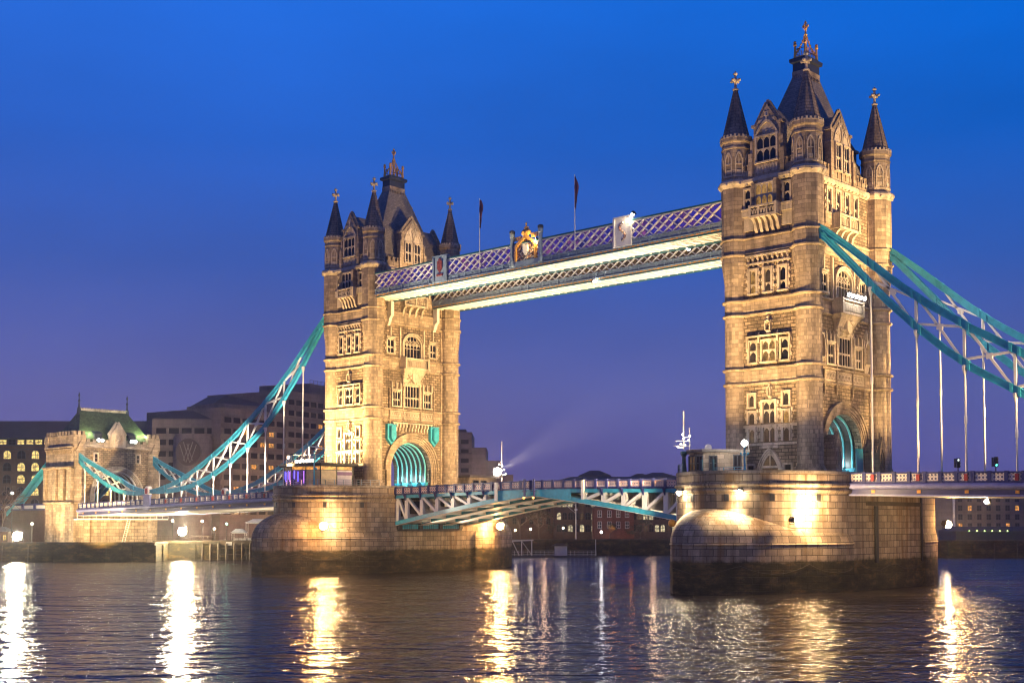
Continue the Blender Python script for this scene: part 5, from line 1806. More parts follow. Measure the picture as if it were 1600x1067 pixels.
for F, L_, zs, z1, nn in ((F3, L3, 11, 46.2, 9), (F2, L2, 9, 39.5, 9), (F1, L1, 8, 36.5, 5)):
    used = set()
    while len(used) < nn:
        k = rr.randrange(1, zs - 1); i = rr.randrange(int(L_ / 3.4) - 1)
        if (k, i) in used or (F is F1 and abs((i + 0.5) * 3.4 - L1 * 0.62) < 7):
            if F is F1:
                used.add((k, -len(used)))
            continue
        used.add((k, i))
        hotel_lit(F, 0.8 + (i + 0.5) * (L_ - 1.3) / int(L_ / 3.4), z1 - 3.2 - k * 3.1)
T, F, L_ = building('concrete_block', 'plain stepped concrete block rising behind the dazzling beam lamp', 'building', (-181.3, 129.6), (-166.5, 143.6), 30, 38.2, M['concrete'])
for A_, B_, z in (((-165.1, 142.2), (-161.6, 145.5), 33.0), ((-160.2, 144.0), (-156.6, 147.5), 28.6), ((-155.2, 146.0), (-152.5, 148.6), 24.0)):
    building(None, None, None, A_, B_, 26, z, M['concrete'], parent=T)
for k in range(9):
    z = 35.0 - k * 3.1
    wb = MB().fbox(F, 1.0, L_ - 1.0, z - 0.7, z + 0.7, -0.02, 0.03).build('window_band', M['glass'], T)
    b = MB().fbox(F, 0, L_, z + 0.7, z + 0.95, -0.02, 0.3)
    for i in range(7):
        b.fbox(F, 0.7 + i * (L_ - 1.4) / 6 - 0.3, 0.7 + i * (L_ - 1.4) / 6 + 0.3, z - 0.7, z + 0.72, 0, 0.22)
    b.build('pier', M['concrete'], wb)
b = MB().fbox(F, L_ - 6, L_ - 2, 38.2, 39.4, -14, -4).fbox(F, 0, L_ + 0.2, 31.0, 31.4, 0, 0.25)
b.build('plant_room', M['roofgrey'], T)
# warehouses beyond the bascules
T, F, L_ = building('warehouse', 'long brick warehouse with pale arched windows under the right bascule leaf', 'warehouse', (-108.5, 118.6), (-78.5, 147.0), 22, 20.0, M['brick'], roof=(1.6, 5, 0.4))
b = MB()
for u, w, h in ((12, 4.5, 3.6), (25, 3, 2.4), (30, 5, 2.8)):
    c = F.p(u, 21.2, -9)
    b.loft([[F.p(u + s * w, 20.8, -9 + t * w * 0.8) for s, t in ((-1, 1), (1, 1), (1, -1), (-1, -1))], [F.p(u + s * w, 20.8 + h * 0.35, -9 + t * w * 0.8) for s, t in ((-1, 1), (1, 1), (1, -1), (-1, -1))], [F.p(u + s * w * 0.3, 20.8 + h * 0.75, -9 + t * w * 0.3) for s, t in ((-1, 1), (1, 1), (1, -1), (-1, -1))]])
b.build('roof_pavilion', M['roofgrey'], T)
kk = 352 / 1960.0
litp = [875, 884, 902, 925, 992, 1008, 1016, 1025, 1032, 1052]
for r, z in enumerate((13.9, 10.4, 7.0, 17.2)):
    for k in range(24):
        px = 873 + k * 9.0
        if 930 < px < 990 and r < 3:
            continue
        rn = rr.random()
        simple_window(T, F, (px - 865) * kk, z, 1.15, 1.9, 'palewin' if rn < 0.42 and r < 3 else ('dimglass' if rn < 0.6 else 'glass'), True)
T, F, L_ = building('brick_house', 'red brick house glowing orange beside a street lamp beyond the bascules', 'house', (-92.7, 117.1), (-84.8, 124.5), 8, 12.6, M['redbrick'], roof=(1.8, 3, 0.3))
for r, z in enumerate((10.9, 7.9)):
    for u in (1.6, 4.2, 6.6, 9.0):
        simple_window(T, F, u, z, 0.9, 1.7, 'glass' if r else 'dimglass', False, 'white')
T, F, L_ = building('quay_shed', 'low dim brick range behind the pontoon left of the warehouse', 'building', (-132.9, 101.0), (-111.3, 121.5), 16, 15.5, M['brick'], roof=(2.6, 6, 0.3))
for r, z in enumerate((12.6, 9.0)):
    for k in range(12):
        simple_window(T, F, 2 + k * 2.4, z, 1.0, 1.7, 'amber' if (k * 5 + r * 3) % 7 == 0 else 'glass', True)
# distant buildings under the right span
for i, (p0, p1, z, m, lab) in enumerate((('a', 0, 21, 'concrete', 'tall pale slab beside the lamp under the right span'),)):
    pass
T, F, L_ = building('riverside_slab', 'pale concrete slab just beside the glaring lamp under the right span', 'building', (-64.2, 254.2), (-56.3, 261.8), 20, 19.0, M['concrete'])
MB().fbox(F, L_ - 0.6, L_ + 0.1, 3, 19.2, -1, 0.3).fbox(F, 0, L_, 17.2, 17.8, 0, 0.3).build('lit_edge_strip', M['white'], T)  # white strips, the corner one painting in the slab's lit edge
T, F, L_ = building('apartment_block', 'dark riverside apartments with few small lit windows under the road span', 'apartment block', (-57.7, 265.9), (-28.3, 293.7), 24, 26.0, M['concrete'])
for r in range(6):
    z = 7.5 + r * 3.0
    for k in range(12):
        simple_window(T, F, 1.5 + k * 3.2, z, 1.3, 1.7, 'amber' if (k * 7 + r * 5) % 17 < 2 else 'glass')
T, F, L_ = building('boat_shed', 'low dark riverside shed with a row of green lamps', 'shed', (-17.1, 174.9), (8.0, 198.6), 14, 6.3, M['lead'], roof=(1.2, 2, 0.4))
for k in range(6):
    MB().ball(F.p(3.2 + k * 2.0, 6.4, 0.5), 0.16, 6).build('lamp', emit('green_lamp', (0.65, 1.0, 0.3), 8) if k == 0 else bpy.data.materials['green_lamp'], T)

# ------------------------------------------------------------------ pontoon, jetty, tents
P_ = thing('pontoon', 'moored pontoon with white railing and small shelter beside the lamp-lit pier', 'pontoon', (*(-72.5, 75.6), -0.3))
A_ = Vector((*(-81.8, 66.8), 0)); B_ = Vector((*(-64.1, 83.6), 0)); d = (B_ - A_).normalized(); L_ = (B_ - A_).length
F = Fr(A_, d, (d.y, -d.x, 0))
MB().fbox(F, 0, L_, -1.0, 0.75, -4, 0).build('hull', M['lead'], P_)
b = MB()
for k in range(25):
    u = k * (L_ - 0.1) / 24
    b.fbox(F, u, u + 0.08, 0.75, 1.95, -0.2, -0.12)
for v in (1.9, 1.5, 1.1):
    b.fbox(F, 0, L_, v, v + 0.06, -0.2, -0.12)
b.fbox(F, L_ - 0.2, L_ - 0.05, 0.75, 4.6, -0.5, -0.35)
b.build('railing', M['white'], P_)
b = MB()
b.fbox(F, L_ * 0.6, L_ * 0.72, 0.75, 3.0, -2.6, -1.0)
sh = b.build('shelter', M['white'], P_)
b = MB().ext(F, [(L_ * 0.57, 3.0), (L_ * 0.62, 3.6), (L_ * 0.70, 3.6), (L_ * 0.75, 3.0)], -3.2, -0.6)
b.build('roof', M['roofgrey'], sh)
b = MB()
for s in (0, 1.6):
    b.bar(F.p(3.0, 0.8, -1 - s), F.p(4.6, 4.2, -1 - s), 0.18, 0.18); b.bar(F.p(6.2, 0.8, -1 - s), F.p(4.6, 4.2, -1 - s), 0.18, 0.18)
    b.bar(F.p(6.8, 0.8, -1 - s), F.p(6.8, 4.4, -1 - s), 0.18, 0.18); b.bar(F.p(9.2, 0.8, -1 - s), F.p(9.2, 4.4, -1 - s), 0.18, 0.18)
    b.bar(F.p(3.4, 4.2, -1 - s), F.p(9.6, 4.4, -1 - s), 0.2, 0.3)
    b.bar(F.p(6.8, 4.2, -1 - s), F.p(9.2, 0.9, -1 - s), 0.14, 0.14)
b.build('gangway_frame', M['white'], P_)
J = thing('timber_jetty', 'dark timber jetty on piles under the bright quay lamp', 'jetty', (*(-114.4, 11.1), -0.3))
A_ = Vector((*(-123.0, 1.6), 0)); B_ = Vector((*(-104.3, 19.3), 0)); d = (B_ - A_).normalized(); L_ = (B_ - A_).length
F = Fr(A_, d, (d.y, -d.x, 0))
MB().fbox(F, 0, L_, 3.4, 4.6, -6, 0).build('deck', M['timber'], J)
for k in range(15):
    u = 0.6 + k * (L_ - 1.2) / 14
    b = MB()
    p = F.p(u, 0, 0.2)
    b.lathe(p[0], p[1], [(0.26, -2), (0.24, 4.0)], 8, 0, True)
    b.build('pile', M['timber'], J)
b = MB()
for v in (1.4, 2.8):
    b.fbox(F, 0, L_, v, v + 0.3, -0.4, -0.1)
for k in range(30):
    b.fbox(F, k * L_ / 30, k * L_ / 30 + 0.06, 4.6, 5.6, -0.2, -0.14)
b.fbox(F, 0, L_, 5.55, 5.62, -0.22, -0.12)
b.build('rail', M['timber'], J)
MB().fbox(F, L_ * 0.63, L_ * 0.68, 3.5, 4.3, 0.02, 0.08).build('notice_board', M['canvas'], J)
def tent(A_, w, h, lab):
    t = thing('marquee', lab, 'marquee', (*A_, GZ), 'white marquees on the quay')
    x, y = A_
    F = Fr((x, y, 0), (0.726, 0.688, 0), (0.688, -0.726, 0))
    b = MB()
    for u in (-w / 2, w / 2 - 0.12):
        for ww in (-2.4, -0.12):
            b.fbox(F, u, u + 0.12, GZ, GZ + h, ww, ww + 0.12)
    for ww in (-2.4, -0.12):
        b.fbox(F, -w / 2, w / 2, GZ + h - 0.14, GZ + h - 0.02, ww + 0.01, ww + 0.11)
    for u in (-w / 2, w / 2 - 0.12):
        b.fbox(F, u + 0.01, u + 0.11, GZ + h - 0.16, GZ + h - 0.03, -2.4, 0.0)
    b.build('frame', M['white'], t)
    MB().loft([[F.p(s * (w / 2 + 0.3), GZ + h, -1.2 + q_ * 1.5) for s, q_ in ((-1, 1), (1, 1), (1, -1), (-1, -1))], [F.p(s * w * 0.25, GZ + h + 0.9, -1.2 + q_ * 0.4) for s, q_ in ((-1, 1), (1, 1), (1, -1), (-1, -1))]]).build('canopy', M['canvas'], t)
    MB().fbox(F, -w / 2, w / 2, GZ, GZ + 1.0, -2.3, -2.2).build('back_wall', M['canvas'], t)
tent((-122.0, 23.2), 3.0, 2.3, 'small white marquee on the quay, lower of the two')
tent((-121.9, 28.8), 6.0, 4.6, 'taller white marquee on the quay beside the left pier')
C2 = thing('kiosk', 'small riverside kiosk with warm windows beside the blinding embankment lamp', 'kiosk', (*(-151.8, -18.8), GZ))
A_ = Vector((*(-154.4, -21.3), 0)); d = Vector((0.726, 0.688, 0))
F = Fr(A_, d, (d.y, -d.x, 0))
MB().fbox(F, 0, 4.6, GZ, GZ + 2.6, -4, 0).build('wall', M['brick'], C2)
MB().loft([[F.p(u, GZ + 2.6, w) for u, w in ((-0.5, 0.5), (5.1, 0.5), (5.1, -4.5), (-0.5, -4.5))], [F.p(u, GZ + 3.7, w) for u, w in ((1.6, -1.6), (3.0, -1.6), (3.0, -2.4), (1.6, -2.4))]]).build('roof', M['roofgrey'], C2)
for u in (2.6, 3.9):
    simple_window(C2, F, u, GZ + 1.3, 0.6, 1.2, 'yellow', True)

# ------------------------------------------------------------------ trees
def tree(label, x, y, h, spread, mat, leaves, seed, group=None):
    r = random.Random(seed)
    t = thing('tree', label, 'tree', (x, y, GZ), group)
    b = MB(); tips = []
    def grow(p, d, l, rad, lev):
        q = p + d * l
        b.tube([p, p + d * l * 0.5 + Vector((r.uniform(-.1, .1), r.uniform(-.1, .1), 0)) * l, q], [rad, rad * 0.8, rad * 0.62], 5, True, False)
        if lev == 0:
            tips.append(q); return
        for k in range(3 if lev > 1 else 4):
            v = Vector((r.gauss(0, 1), r.gauss(0, 1), r.gauss(0.25, 0.6))).normalized()
            nd = (d * 0.75 + v * spread).normalized()
            grow(q, nd, l * r.uniform(0.62, 0.85), rad * 0.6, lev - 1)
    grow(Vector((x, y, GZ - 0.2)), Vector((0, 0, 1)), h * 0.3, h * 0.022, 4)
    tr = b.build('trunk', M['bark'], t)
    if leaves:
        c = MB()
        for tip in tips:
            for k in range(leaves):
                p = tip + Vector((r.gauss(0, 1), r.gauss(0, 1), r.gauss(0, 0.7))) * h * 0.055
                a = Vector((r.gauss(0, 1), r.gauss(0, 1), r.gauss(0, 1))).normalized() * h * 0.02
                e = a.cross(Vector((r.gauss(0, 1), r.gauss(0, 1), r.gauss(0, 1)))).normalized() * h * 0.016
                c.add([p - a, p + e, p + a, p - e], [(0, 1, 2, 3)])
        c.build('crown', mat, t)
    return t
tree('bare twiggy tree lit warm in front of brick offices', *(-157.9, -16.3), 15.5, 0.75, M['leaf'], 0, 4)
tree('bare tree with drooping twigs standing behind the riverside kiosk', *(-168.6, -15.4), 14, 0.8, M['leaf'], 0, 11)
tree('small dark leafy tree between orange lit house and warehouse windows', *(-82.4, 124.1), 6.5, 0.9, M['leaf'], 10, 8)
tree('dark leafy tree in front of the orange lit brick house', *(-85.8, 115.3), 5.0, 0.9, M['leaf'], 10, 9)
tree('tall bare tree in haze left of the warehouse', *(-107.3, 103.3), 13, 0.8, M['leaf'], 3, 15)
tree('wide leafy tree between left pier and warehouse', *(-104.8, 108.3), 11, 0.9, M['leaf'], 7, 21)
m_ = thing('derrick_mast', 'thin pale derrick mast on the quay before the warehouse', 'mast', (*(-93.6, 110.7), GZ))
x, y = (-93.6, 110.7)
MB().tube([(x, y, GZ), (x, y, 17)], [0.16, 0.1], 6).build('mast', M['white'], m_)
b = MB(); b.bar((x, y, 11), (x - 3.2, y - 2.6, 14.5), 0.12, 0.12); b.bar((x, y, 13.2), (x - 3.2, y - 2.6, 14.5), 0.06, 0.06); b.box(x - 0.3, x + 0.3, y - 0.3, y + 0.3, 11.8, 12.3)
b.build('boom', M['white'], m_)

# ------------------------------------------------------------------ on the piers: cabins, lamps, rails
def railing(root, pts, z0, h, mat, step=1.2, bars=3):
    b = MB()
    for p, q in zip(pts, pts[1:]):
        l = sqrt((q[0] - p[0]) ** 2 + (q[1] - p[1]) ** 2)
        n = max(1, int(l / step))
        for k in range(n + 1):
            x = p[0] + (q[0] - p[0]) * k / n; y = p[1] + (q[1] - p[1]) * k / n
            b.box(x - 0.04, x + 0.04, y - 0.04, y + 0.04, z0, z0 + h)
        for v in range(1, bars + 1):
            b.bar((p[0], p[1], z0 + h * v / bars), (q[0], q[1], z0 + h * v / bars), 0.05, 0.05)
    return b.build('railing', mat, root)
K = thing('control_cabin', 'flat-roofed grey cabin with bay windows on the nearer pier', 'cabin', (38.2, -17.0, 13.2))
fp = [(34.6, -17.6), (36.2, -19.9), (38.6, -20.4), (42.0, -16.3), (40.2, -13.6), (36.2, -13.2)]
b = MB()
n = len(fp)
b.add([(x, y, 13.2) for x, y in fp] + [(x, y, 16.9) for x, y in fp], [(i, (i + 1) % n, n + (i + 1) % n, n + i) for i in range(n)])
b.build('wall', M['ashlar'], K)
cxm = sum(p[0] for p in fp) / n; cym = sum(p[1] for p in fp) / n
gr = lambda k: [(cxm + (x - cxm) * k, cym + (y - cym) * k) for x, y in fp]
b = MB().loft([[(x, y, 16.9) for x, y in gr(1.1)], [(x, y, 17.25) for x, y in gr(1.12)]])
rf = b.build('roof', M['pierledge'], K)
for i, segs in ((0, (0.5,)), (1, (0.25, 0.75)), (2, (0.22, 0.78)), (5, (0.5,))):
    p, q = fp[i], fp[(i + 1) % n]
    d = Vector((q[0] - p[0], q[1] - p[1], 0)); l = d.length; d.normalize()
    F = Fr((p[0], p[1], 0), d, (d.y, -d.x, 0))
    for t in segs:
        w = 0.95 if i != 2 else 0.8
        simple_window(K, F, l * t, 15.6 if not (i == 2 and t > 0.5) else 15.2, w, 1.6 if not (i == 2 and t > 0.5) else 2.6, 'dimglass' if i == 1 and t < 0.5 else 'glass')
b = MB()
b.ball((36.4, -16.2, 17.7), 0.45, 10)
b.build('radar_dome', M['white'], K)
b = MB()
for dx in (0, 0.7):
    b.tube([(41.0 + dx * 0.6, -15.4 + dx * 0.6, 17.2), (41.0 + dx * 0.6, -15.4 + dx * 0.6, 18.6)], 0.05, 6)
b.build('aerial', M['white'], K)
R_ = thing('pier_railing', 'light blue metal railing with bollard posts beside the control cabin', 'railing', (40, -21, 13.2), 'teal railings on the piers')
railing(R_, [(33.3, -17.8), (34.6, -20.0), (36.3, -21.6)], 14.3, 1.2, M['greyblue'], 0.8)
railing(R_, [(41.0, -21.9), (44.6, -20.6)], 14.0, 0.9, M['teal'], 1.0, 4)
b = MB()
for x, y in ((39.6, -22.2), (41.0, -21.9)):
    b = MB().box(x - 0.11, x + 0.11, y - 0.11, y + 0.11, 14.3, 15.9)
    b.build('post', M['dteal'], R_)
def lamp_post(label, x, y, z0, ztop, power, col, group='globe lamp posts on the piers', r=0.38, es=60):
    t = thing('street_lamp', label, 'street lamp', (x, y, z0), group)
    b = MB().lathe(x, y, [(0.26, z0), (0.26, z0 + 0.5), (0.12, z0 + 0.7), (0.09, ztop - 0.5), (0.2, ztop - 0.4)], 10, 0, True)
    for k in range(4):
        a = k * pi / 2 + pi / 4
        b.bar((x, y, ztop - 1.5), (x + 0.42 * cos(a), y + 0.42 * sin(a), ztop - 1.3), 0.07, 0.07)
        b.ball((x + 0.42 * cos(a), y + 0.42 * sin(a), ztop - 1.2), 0.13, 6)
    b.build('post', M['teal'], t)
    MB().ball((x, y, ztop), r, 12).build('globe', emit('globe_glow', col, es), t)
    light('POINT', (x, y, ztop + r + 0.25), power, col, size=0.3)
    return t
lamp_post('teal street lamp with glaring white globe on the nearer pier', 44.3, -20.3, 14.0, 17.7, 900, COOL)
# slim navigation mast with clustered lights at the pier's left rim
V = thing('signal_mast', 'white signal mast with glowing clustered lights beside the flat-roofed grey cabin', 'signal mast', (33.6, -17.4, 14.2), 'signal masts on the piers')
b = MB().tube([(33.6, -17.4, 17.5), (33.6, -17.4, 22.3)], 0.1, 8)
b.tube([(34.2, -17.0, 17.0), (34.2, -17.0, 20.2)], 0.07, 8)
b.bar((32.6, -18.2, 18.0), (34.3, -16.8, 18.0), 0.1, 0.1); b.bar((32.8, -18.0, 18.6), (34.2, -16.9, 18.6), 0.08, 0.08)
b.build('mast', M['white'], V)
MB().lathe(33.6, -17.4, [(0.4, 14.3), (0.3, 15.5), (0.22, 16.6), (0.45, 17.0), (0.4, 17.3)], 8).build('pedestal', M['dteal'], V)
b = MB()
for dx, dz in ((-0.6, 17.9), (-0.3, 18.2), (0.1, 18.1), (0.0, 18.9), (0.5, 18.7), (-0.1, 19.4), (0.6, 19.2)):
    b.ball((33.6 + dx, -17.4 + dx * 0.7, dz), 0.14, 8)
    b.bar((33.6, -17.4, dz - 0.15), (33.6 + dx, -17.4 + dx * 0.7, dz - 0.12), 0.06, 0.06)
b.build('lamp_cluster', emit('mast_glow', (1.0, 0.85, 0.62), 9), V)
light('POINT', (33.2, -18.2, 19.2), 260, (1.0, 0.8, 0.5), size=0.4)
# glass pavilion on the farther pier
K = thing('glass_pavilion', 'glazed kiosk with flat roof and purple lights on the farther pier', 'pavilion', (-41, -17, 13.2))
fp = [(-47.5, -14.5), (-45.6, -19.8), (-41.5, -21.4), (-36.6, -19.3), (-35.2, -13.8), (-38, -11.4), (-45, -11.4)]
n = len(fp)
cxm = -41.2; cym = -15.9
gr = lambda k: [(cxm + (x - cxm) * k, cym + (y - cym) * k) for x, y in fp]
MB().loft([[(x, y, 17.6) for x, y in gr(1.12)], [(x, y, 17.75) for x, y in gr(1.16)], [(x, y, 18.1) for x, y in gr(1.16)], [(x, y, 18.2) for x, y in gr(1.0)]]).build('roof', M['darksteel'], K)
purple = glassmat('purple_lit_pane', em=(0.30, 0.10, 0.55), es=0.35)
blue_tube = emit('blue_tube_light', (0.10, 0.08, 1.0), 3.0)
violet_tube = emit('violet_tube_light', (0.45, 0.16, 0.85), 1.6)
pink_tube = emit('pink_shop_light', (1.0, 0.55, 0.45), 1.2)
bill = paint('white_display_panel', (0.6, 0.55, 0.62), 0.5)
plum = paint('plum_band', (0.16, 0.06, 0.24), 0.5)
tan = glassmat('tan_glow_panel', (0.3, 0.2, 0.12), em=(0.42, 0.26, 0.14), es=0.35)  # tan panels, with a dim glow added in the material to brighten them
for i in range(n):
    p, q = fp[i], fp[(i + 1) % n]
    d = Vector((q[0] - p[0], q[1] - p[1], 0)); l = d.length; d.normalize()
    F = Fr((p[0], p[1], 0), d, (d.y, -d.x, 0))
    k = max(1, int(l / 1.9))
    for j in range(k):
        a, c = l * j / k, l * (j + 1) / k
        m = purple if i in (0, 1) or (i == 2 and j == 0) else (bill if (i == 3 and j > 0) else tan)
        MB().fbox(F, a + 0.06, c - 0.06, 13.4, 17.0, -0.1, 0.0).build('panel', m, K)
        if i in (0, 1) or (i == 2 and j == 0):
            for q_, (f_, mm, z0_, z1_) in enumerate(((0.2, blue_tube, 15.6, 17.0), (0.45, violet_tube if j else blue_tube, 15.2, 16.8), (0.7, pink_tube, 14.4, 15.4), (0.85, violet_tube, 14.9, 16.9))):
                MB().fbox(F, a + (c - a) * f_ - 0.09, a + (c - a) * f_ + 0.09, z0_, z1_, 0.0, 0.05).build('display_light', mm, K)
        if i == 3 and j > 0:
            MB().fbox(F, a + 0.06, c - 0.06, 16.2, 16.75, 0.0, 0.04).fbox(F, a + 0.06, c - 0.06, 14.0, 14.4, 0.0, 0.04).build('sign_band', plum, K)
        MB().fbox(F, a + 0.06, c - 0.06, 17.05, 17.6, -0.1, 0.0).build('transom_pane', M['amber'] if i in (2, 3) else M['dimglass'], K)
    b = MB()
    for j in range(k + 1):
        b.fbox(F, l * j / k - 0.07, l * j / k + 0.07, 13.2, 17.6, -0.15, 0.08)
    b.fbox(F, 0, l, 16.98, 17.08, -0.12, 0.06)
    b.build('mullion', M['black'], K)
R_ = thing('pier_railing', 'grey-blue railing round the glazed kiosk on the farther pier', 'railing', (-38, -21, 13.2), 'teal railings on the piers')
o = [(x, y) for x, y in pier_outline(-41.15, -0.4)][8:29:3]
railing(R_, o, 14.3, 1.1, M['greyblue'], 1.2, 3)
R_ = thing('roof_railing', 'thin white guard rail on the glazed kiosk roof', 'railing', (-40, -16, 18.2))
railing(R_, gr(0.95)[1:5], 18.2, 1.3, M['white'], 1.0, 3)
t = thing('camera_post', 'slim teal post with cameras in front of the farther pier kiosk', 'camera post', (-36.2, -20.6, 14.2))
b = MB().tube([(-36.2, -20.9, 14.0), (-36.2, -20.9, 19.8)], [0.16, 0.09], 8)
b.box(-36.8, -36.3, -21.0, -20.8, 19.2, 19.5); b.box(-36.1, -35.5, -21.0, -20.8, 17.0, 17.3); b.box(-36.45, -35.95, -21.0, -20.8, 19.75, 20.0)
b.build('post', M['teal'], t)
K = thing('service_cabin', 'low flat service cabin beside the dazzling beam lamp', 'cabin', (-38, 18, 13.2))
b = MB().box(-42.5, -34.6, 12.5, 19.5, 13.2, 16.6)
b.build('wall', M['ashlar'], K)
MB().box(-43, -34.1, 12.1, 19.9, 16.6, 17.0).build('roof', M['roofgrey'], K)
F = Fr((-34.6, 12.5, 0), (0, 1, 0), (1, 0, 0))
for u in (1.5, 3.5):
    simple_window(K, F, u, 15.4, 1.2, 1.2, 'glass')
V = thing('signal_mast', 'white signal mast with lamps next to the dazzling beam lamp', 'signal mast', (-34.4, 20.6, 14.2), 'signal masts on the piers')
MB().tube([(-34.4, 20.6, 14.2), (-34.4, 20.6, 23.4)], [0.14, 0.09], 8).build('mast', M['white'], V)
b = MB()
for dx, dz in ((-0.7, 17.9), (-0.3, 18.4), (0.35, 18.2), (0.1, 18.9), (0.6, 17.4), (-0.4, 19.2)):
    b.ball((-34.4 + dx, 20.6 + dx * 0.7, dz), 0.14, 6)
    b.bar((-34.4, 20.6, dz - 0.15), (-34.4 + dx, 20.6 + dx * 0.7, dz - 0.1), 0.06, 0.06)
b.build('lamp_cluster', bpy.data.materials['mast_glow'], V)
# traffic lights on the right span
for x, y, lab, green in ((58.2, 6.2, 'black traffic light showing a white lens, nearer the tower', False), (63.6, 4.6, 'black traffic light showing a green lens', True)):
    z = deck_z(x)
    t = thing('traffic_light', lab, 'traffic light', (x, y, z), 'traffic lights on the right span')
    MB().tube([(x, y, z), (x, y, z + 3.3)], 0.07, 8).build('pole', M['black'], t)
    F = Fr((x + 0.15, y - 0.25, 0), (0.8, 0.6, 0), (0.6, -0.8, 0))
    b = MB().fbox(F, -0.2, 0.2, z + 2.25, z + 3.45, -0.2, 0.12)
    for k in range(3):
        b.ring(F, arch(0, 0.2, z + 2.35 + k * 0.38, z + 2.42 + k * 0.38, z + 2.62 + k * 0.38, 6), arch(0, 0.16, z + 2.35 + k * 0.38, z + 2.42 + k * 0.38, z + 2.58 + k * 0.38, 6), 0.1, 0.36)
    b.fbox(F, -0.42, -0.26, z + 2.3, z + 3.4, -0.45, -0.05)
    b.fbox(F, -0.3, -0.15, z + 2.8, z + 2.9, -0.2, -0.1)
    h_ = b.build('signal_head', M['black'], t)
    MB().ball(F.p(0, z + (2.47 if green else 3.2), 0.12), 0.13, 8).build('signal_lens', emit('green_signal' if green else 'white_signal', (0.1, 1.0, 0.65) if green else (0.8, 0.9, 0.85), 5 if green else 2), h_)
# life ring float at the nearer pier's left edge
t = thing('navigation_marker', 'yellow round navigation marker on white post at the dome-nosed pier', 'marker', (31.2, -15.5, 6))
b = MB().tube([(31.1, -15.4, 3.5), (31.1, -15.4, 12.5)], 0.12, 8)
b.build('post', M['white'], t)
MB().ball((30.7, -16.0, 8.4), 0.5, 10).build('drum', M['orange'], t)

# ------------------------------------------------------------------ visible floodlights
FL = {}
def flood(label, loc, aim, power, col, angle=110, size=0.3, es=80, group='floodlights on the bridge', r=0.3, spot=True, blend=0.7, off=0.7):
    loc = Vector(loc); d = (Vector(aim) - loc).normalized()
    t = thing('floodlight', label, 'floodlight', loc, group)
    up = Vector((0, 0, 1))
    a = d.cross(up)
    a = a.normalized() if a.length > 0.1 else Vector((1, 0, 0))
    c = a.cross(d)
    b = MB()
    k = r
    q = lambda u, v, w: loc + a * u + c * v + d * w
    b.hexa([q(-k * .7, -k * .5, -k * 1.2), q(k * .7, -k * .5, -k * 1.2), q(k, -k, 0), q(-k, -k, 0), q(-k * .7, k * .5, -k * 1.2), q(k * .7, k * .5, -k * 1.2), q(k, k, 0), q(-k, k, 0)])
    b.bar(q(-k * 1.15, 0, -k * .5), q(-k * 1.15, -k * 1.4, -k * .5), 0.06, 0.06); b.bar(q(k * 1.15, 0, -k * .5), q(k * 1.15, -k * 1.4, -k * .5), 0.06, 0.06)
    b.bar(q(-k * 1.15, -k * 1.4, -k * .5), q(k * 1.15, -k * 1.4, -k * .5), 0.06, 0.06)
    b.build('housing', M['black'], t)
    key = (tuple(col), es)
    if key not in FL:
        FL[key] = emit('flood_glow', col, es)
    m = MB().ball(tuple(loc + d * r * 0.45), r * 0.95, 12)
    m.build('lens', FL[key], t)
    if power:
        light('SPOT' if spot else 'POINT', loc + d * (r * 1.5 + off * 0.2), power, col, aim if spot else None, angle, blend, size)
    return t
flood('small white floodlight on pier wall nearest the granite dome\'s left slope', (36.7, -22.7, 12.1), (37.6, -25.0, 7), 4200, (1.0, 0.78, 0.48), 120, es=300)
flood('small white floodlight on pier wall above the granite dome', (45.3, -22.8, 12.1), (45.0, -25.0, 7), 5200, (1.0, 0.76, 0.44), 120, es=300)
light('POINT', (36.8, -23.6, 12.2), 220, (1.0, 0.86, 0.6), size=0.3)
light('POINT', (45.6, -23.9, 12.2), 220, (1.0, 0.86, 0.6), size=0.3)
flood('large warm floodlight on bracket washing the nearer pier wall', (50.0, -19.3, 8.8), (52.3, -13.0, 9.8), 6000, (1.0, 0.66, 0.32), 160, es=60, r=0.35)
light('POINT', (51.8, -17.2, 10.8), 5600, (1.0, 0.66, 0.32), size=0.35)
flood('glaring orange floodlight on the end of the nearer pier', (50.8, 18.9, 8.3), (54.5, 21, 7.0), 3000, SODIUM, 160, es=200, r=0.55)
light('POINT', (51.6, 19.6, 9.0), 4200, SODIUM, size=0.5)
flood('dazzling warm floodlight on curved front of the farther pier', (-33.0, -21.3, 8.0), (-15.0, -60, 6.0), 9000, SODIUM, 160, es=260, r=0.65)
light('POINT', (-32.0, -20.6, 8.4), 3400, (1.0, 0.68, 0.34), size=0.5)
flood('dazzling warm floodlight below the left end of the lifting span', (-29.4, 15.2, 7.9), (-28.3, 6, 6.5), 7000, SODIUM, 160, es=260, r=0.65)
light('POINT', (-28.6, 15.0, 8.6), 4200, (1.0, 0.62, 0.26), size=0.5)
x, y = (-117.3, 5.6)
flood('blinding white quay floodlight above the timber jetty', (x, y, 6.6), (x + 30, y - 30, 3), 12000, (1.0, 0.84, 0.55), 160, es=420, r=0.95, group='quay floodlights')
light('POINT', (x + 0.9, y - 0.9, 7.6), 24000, (1.0, 0.80, 0.48), size=0.7)
x, y = (-138.7, -21.6)
flood('blinding floodlight on the embankment beside the bare tree', (x, y, 5.6), (x + 30, y - 30, 3), 10000, (1.0, 0.86, 0.6), 160, es=380, r=0.95, group='quay floodlights')
light('POINT', (x + 0.9, y - 0.9, 6.6), 19000, (1.0, 0.80, 0.48), size=0.7)
flood('dazzling white lamp throwing a beam into the sky beside a mast', (-34.6, 19.6, 17.8), (45.3, -41.5, 22), 180000, (1.0, 0.84, 0.66), 5, es=260, r=0.75)
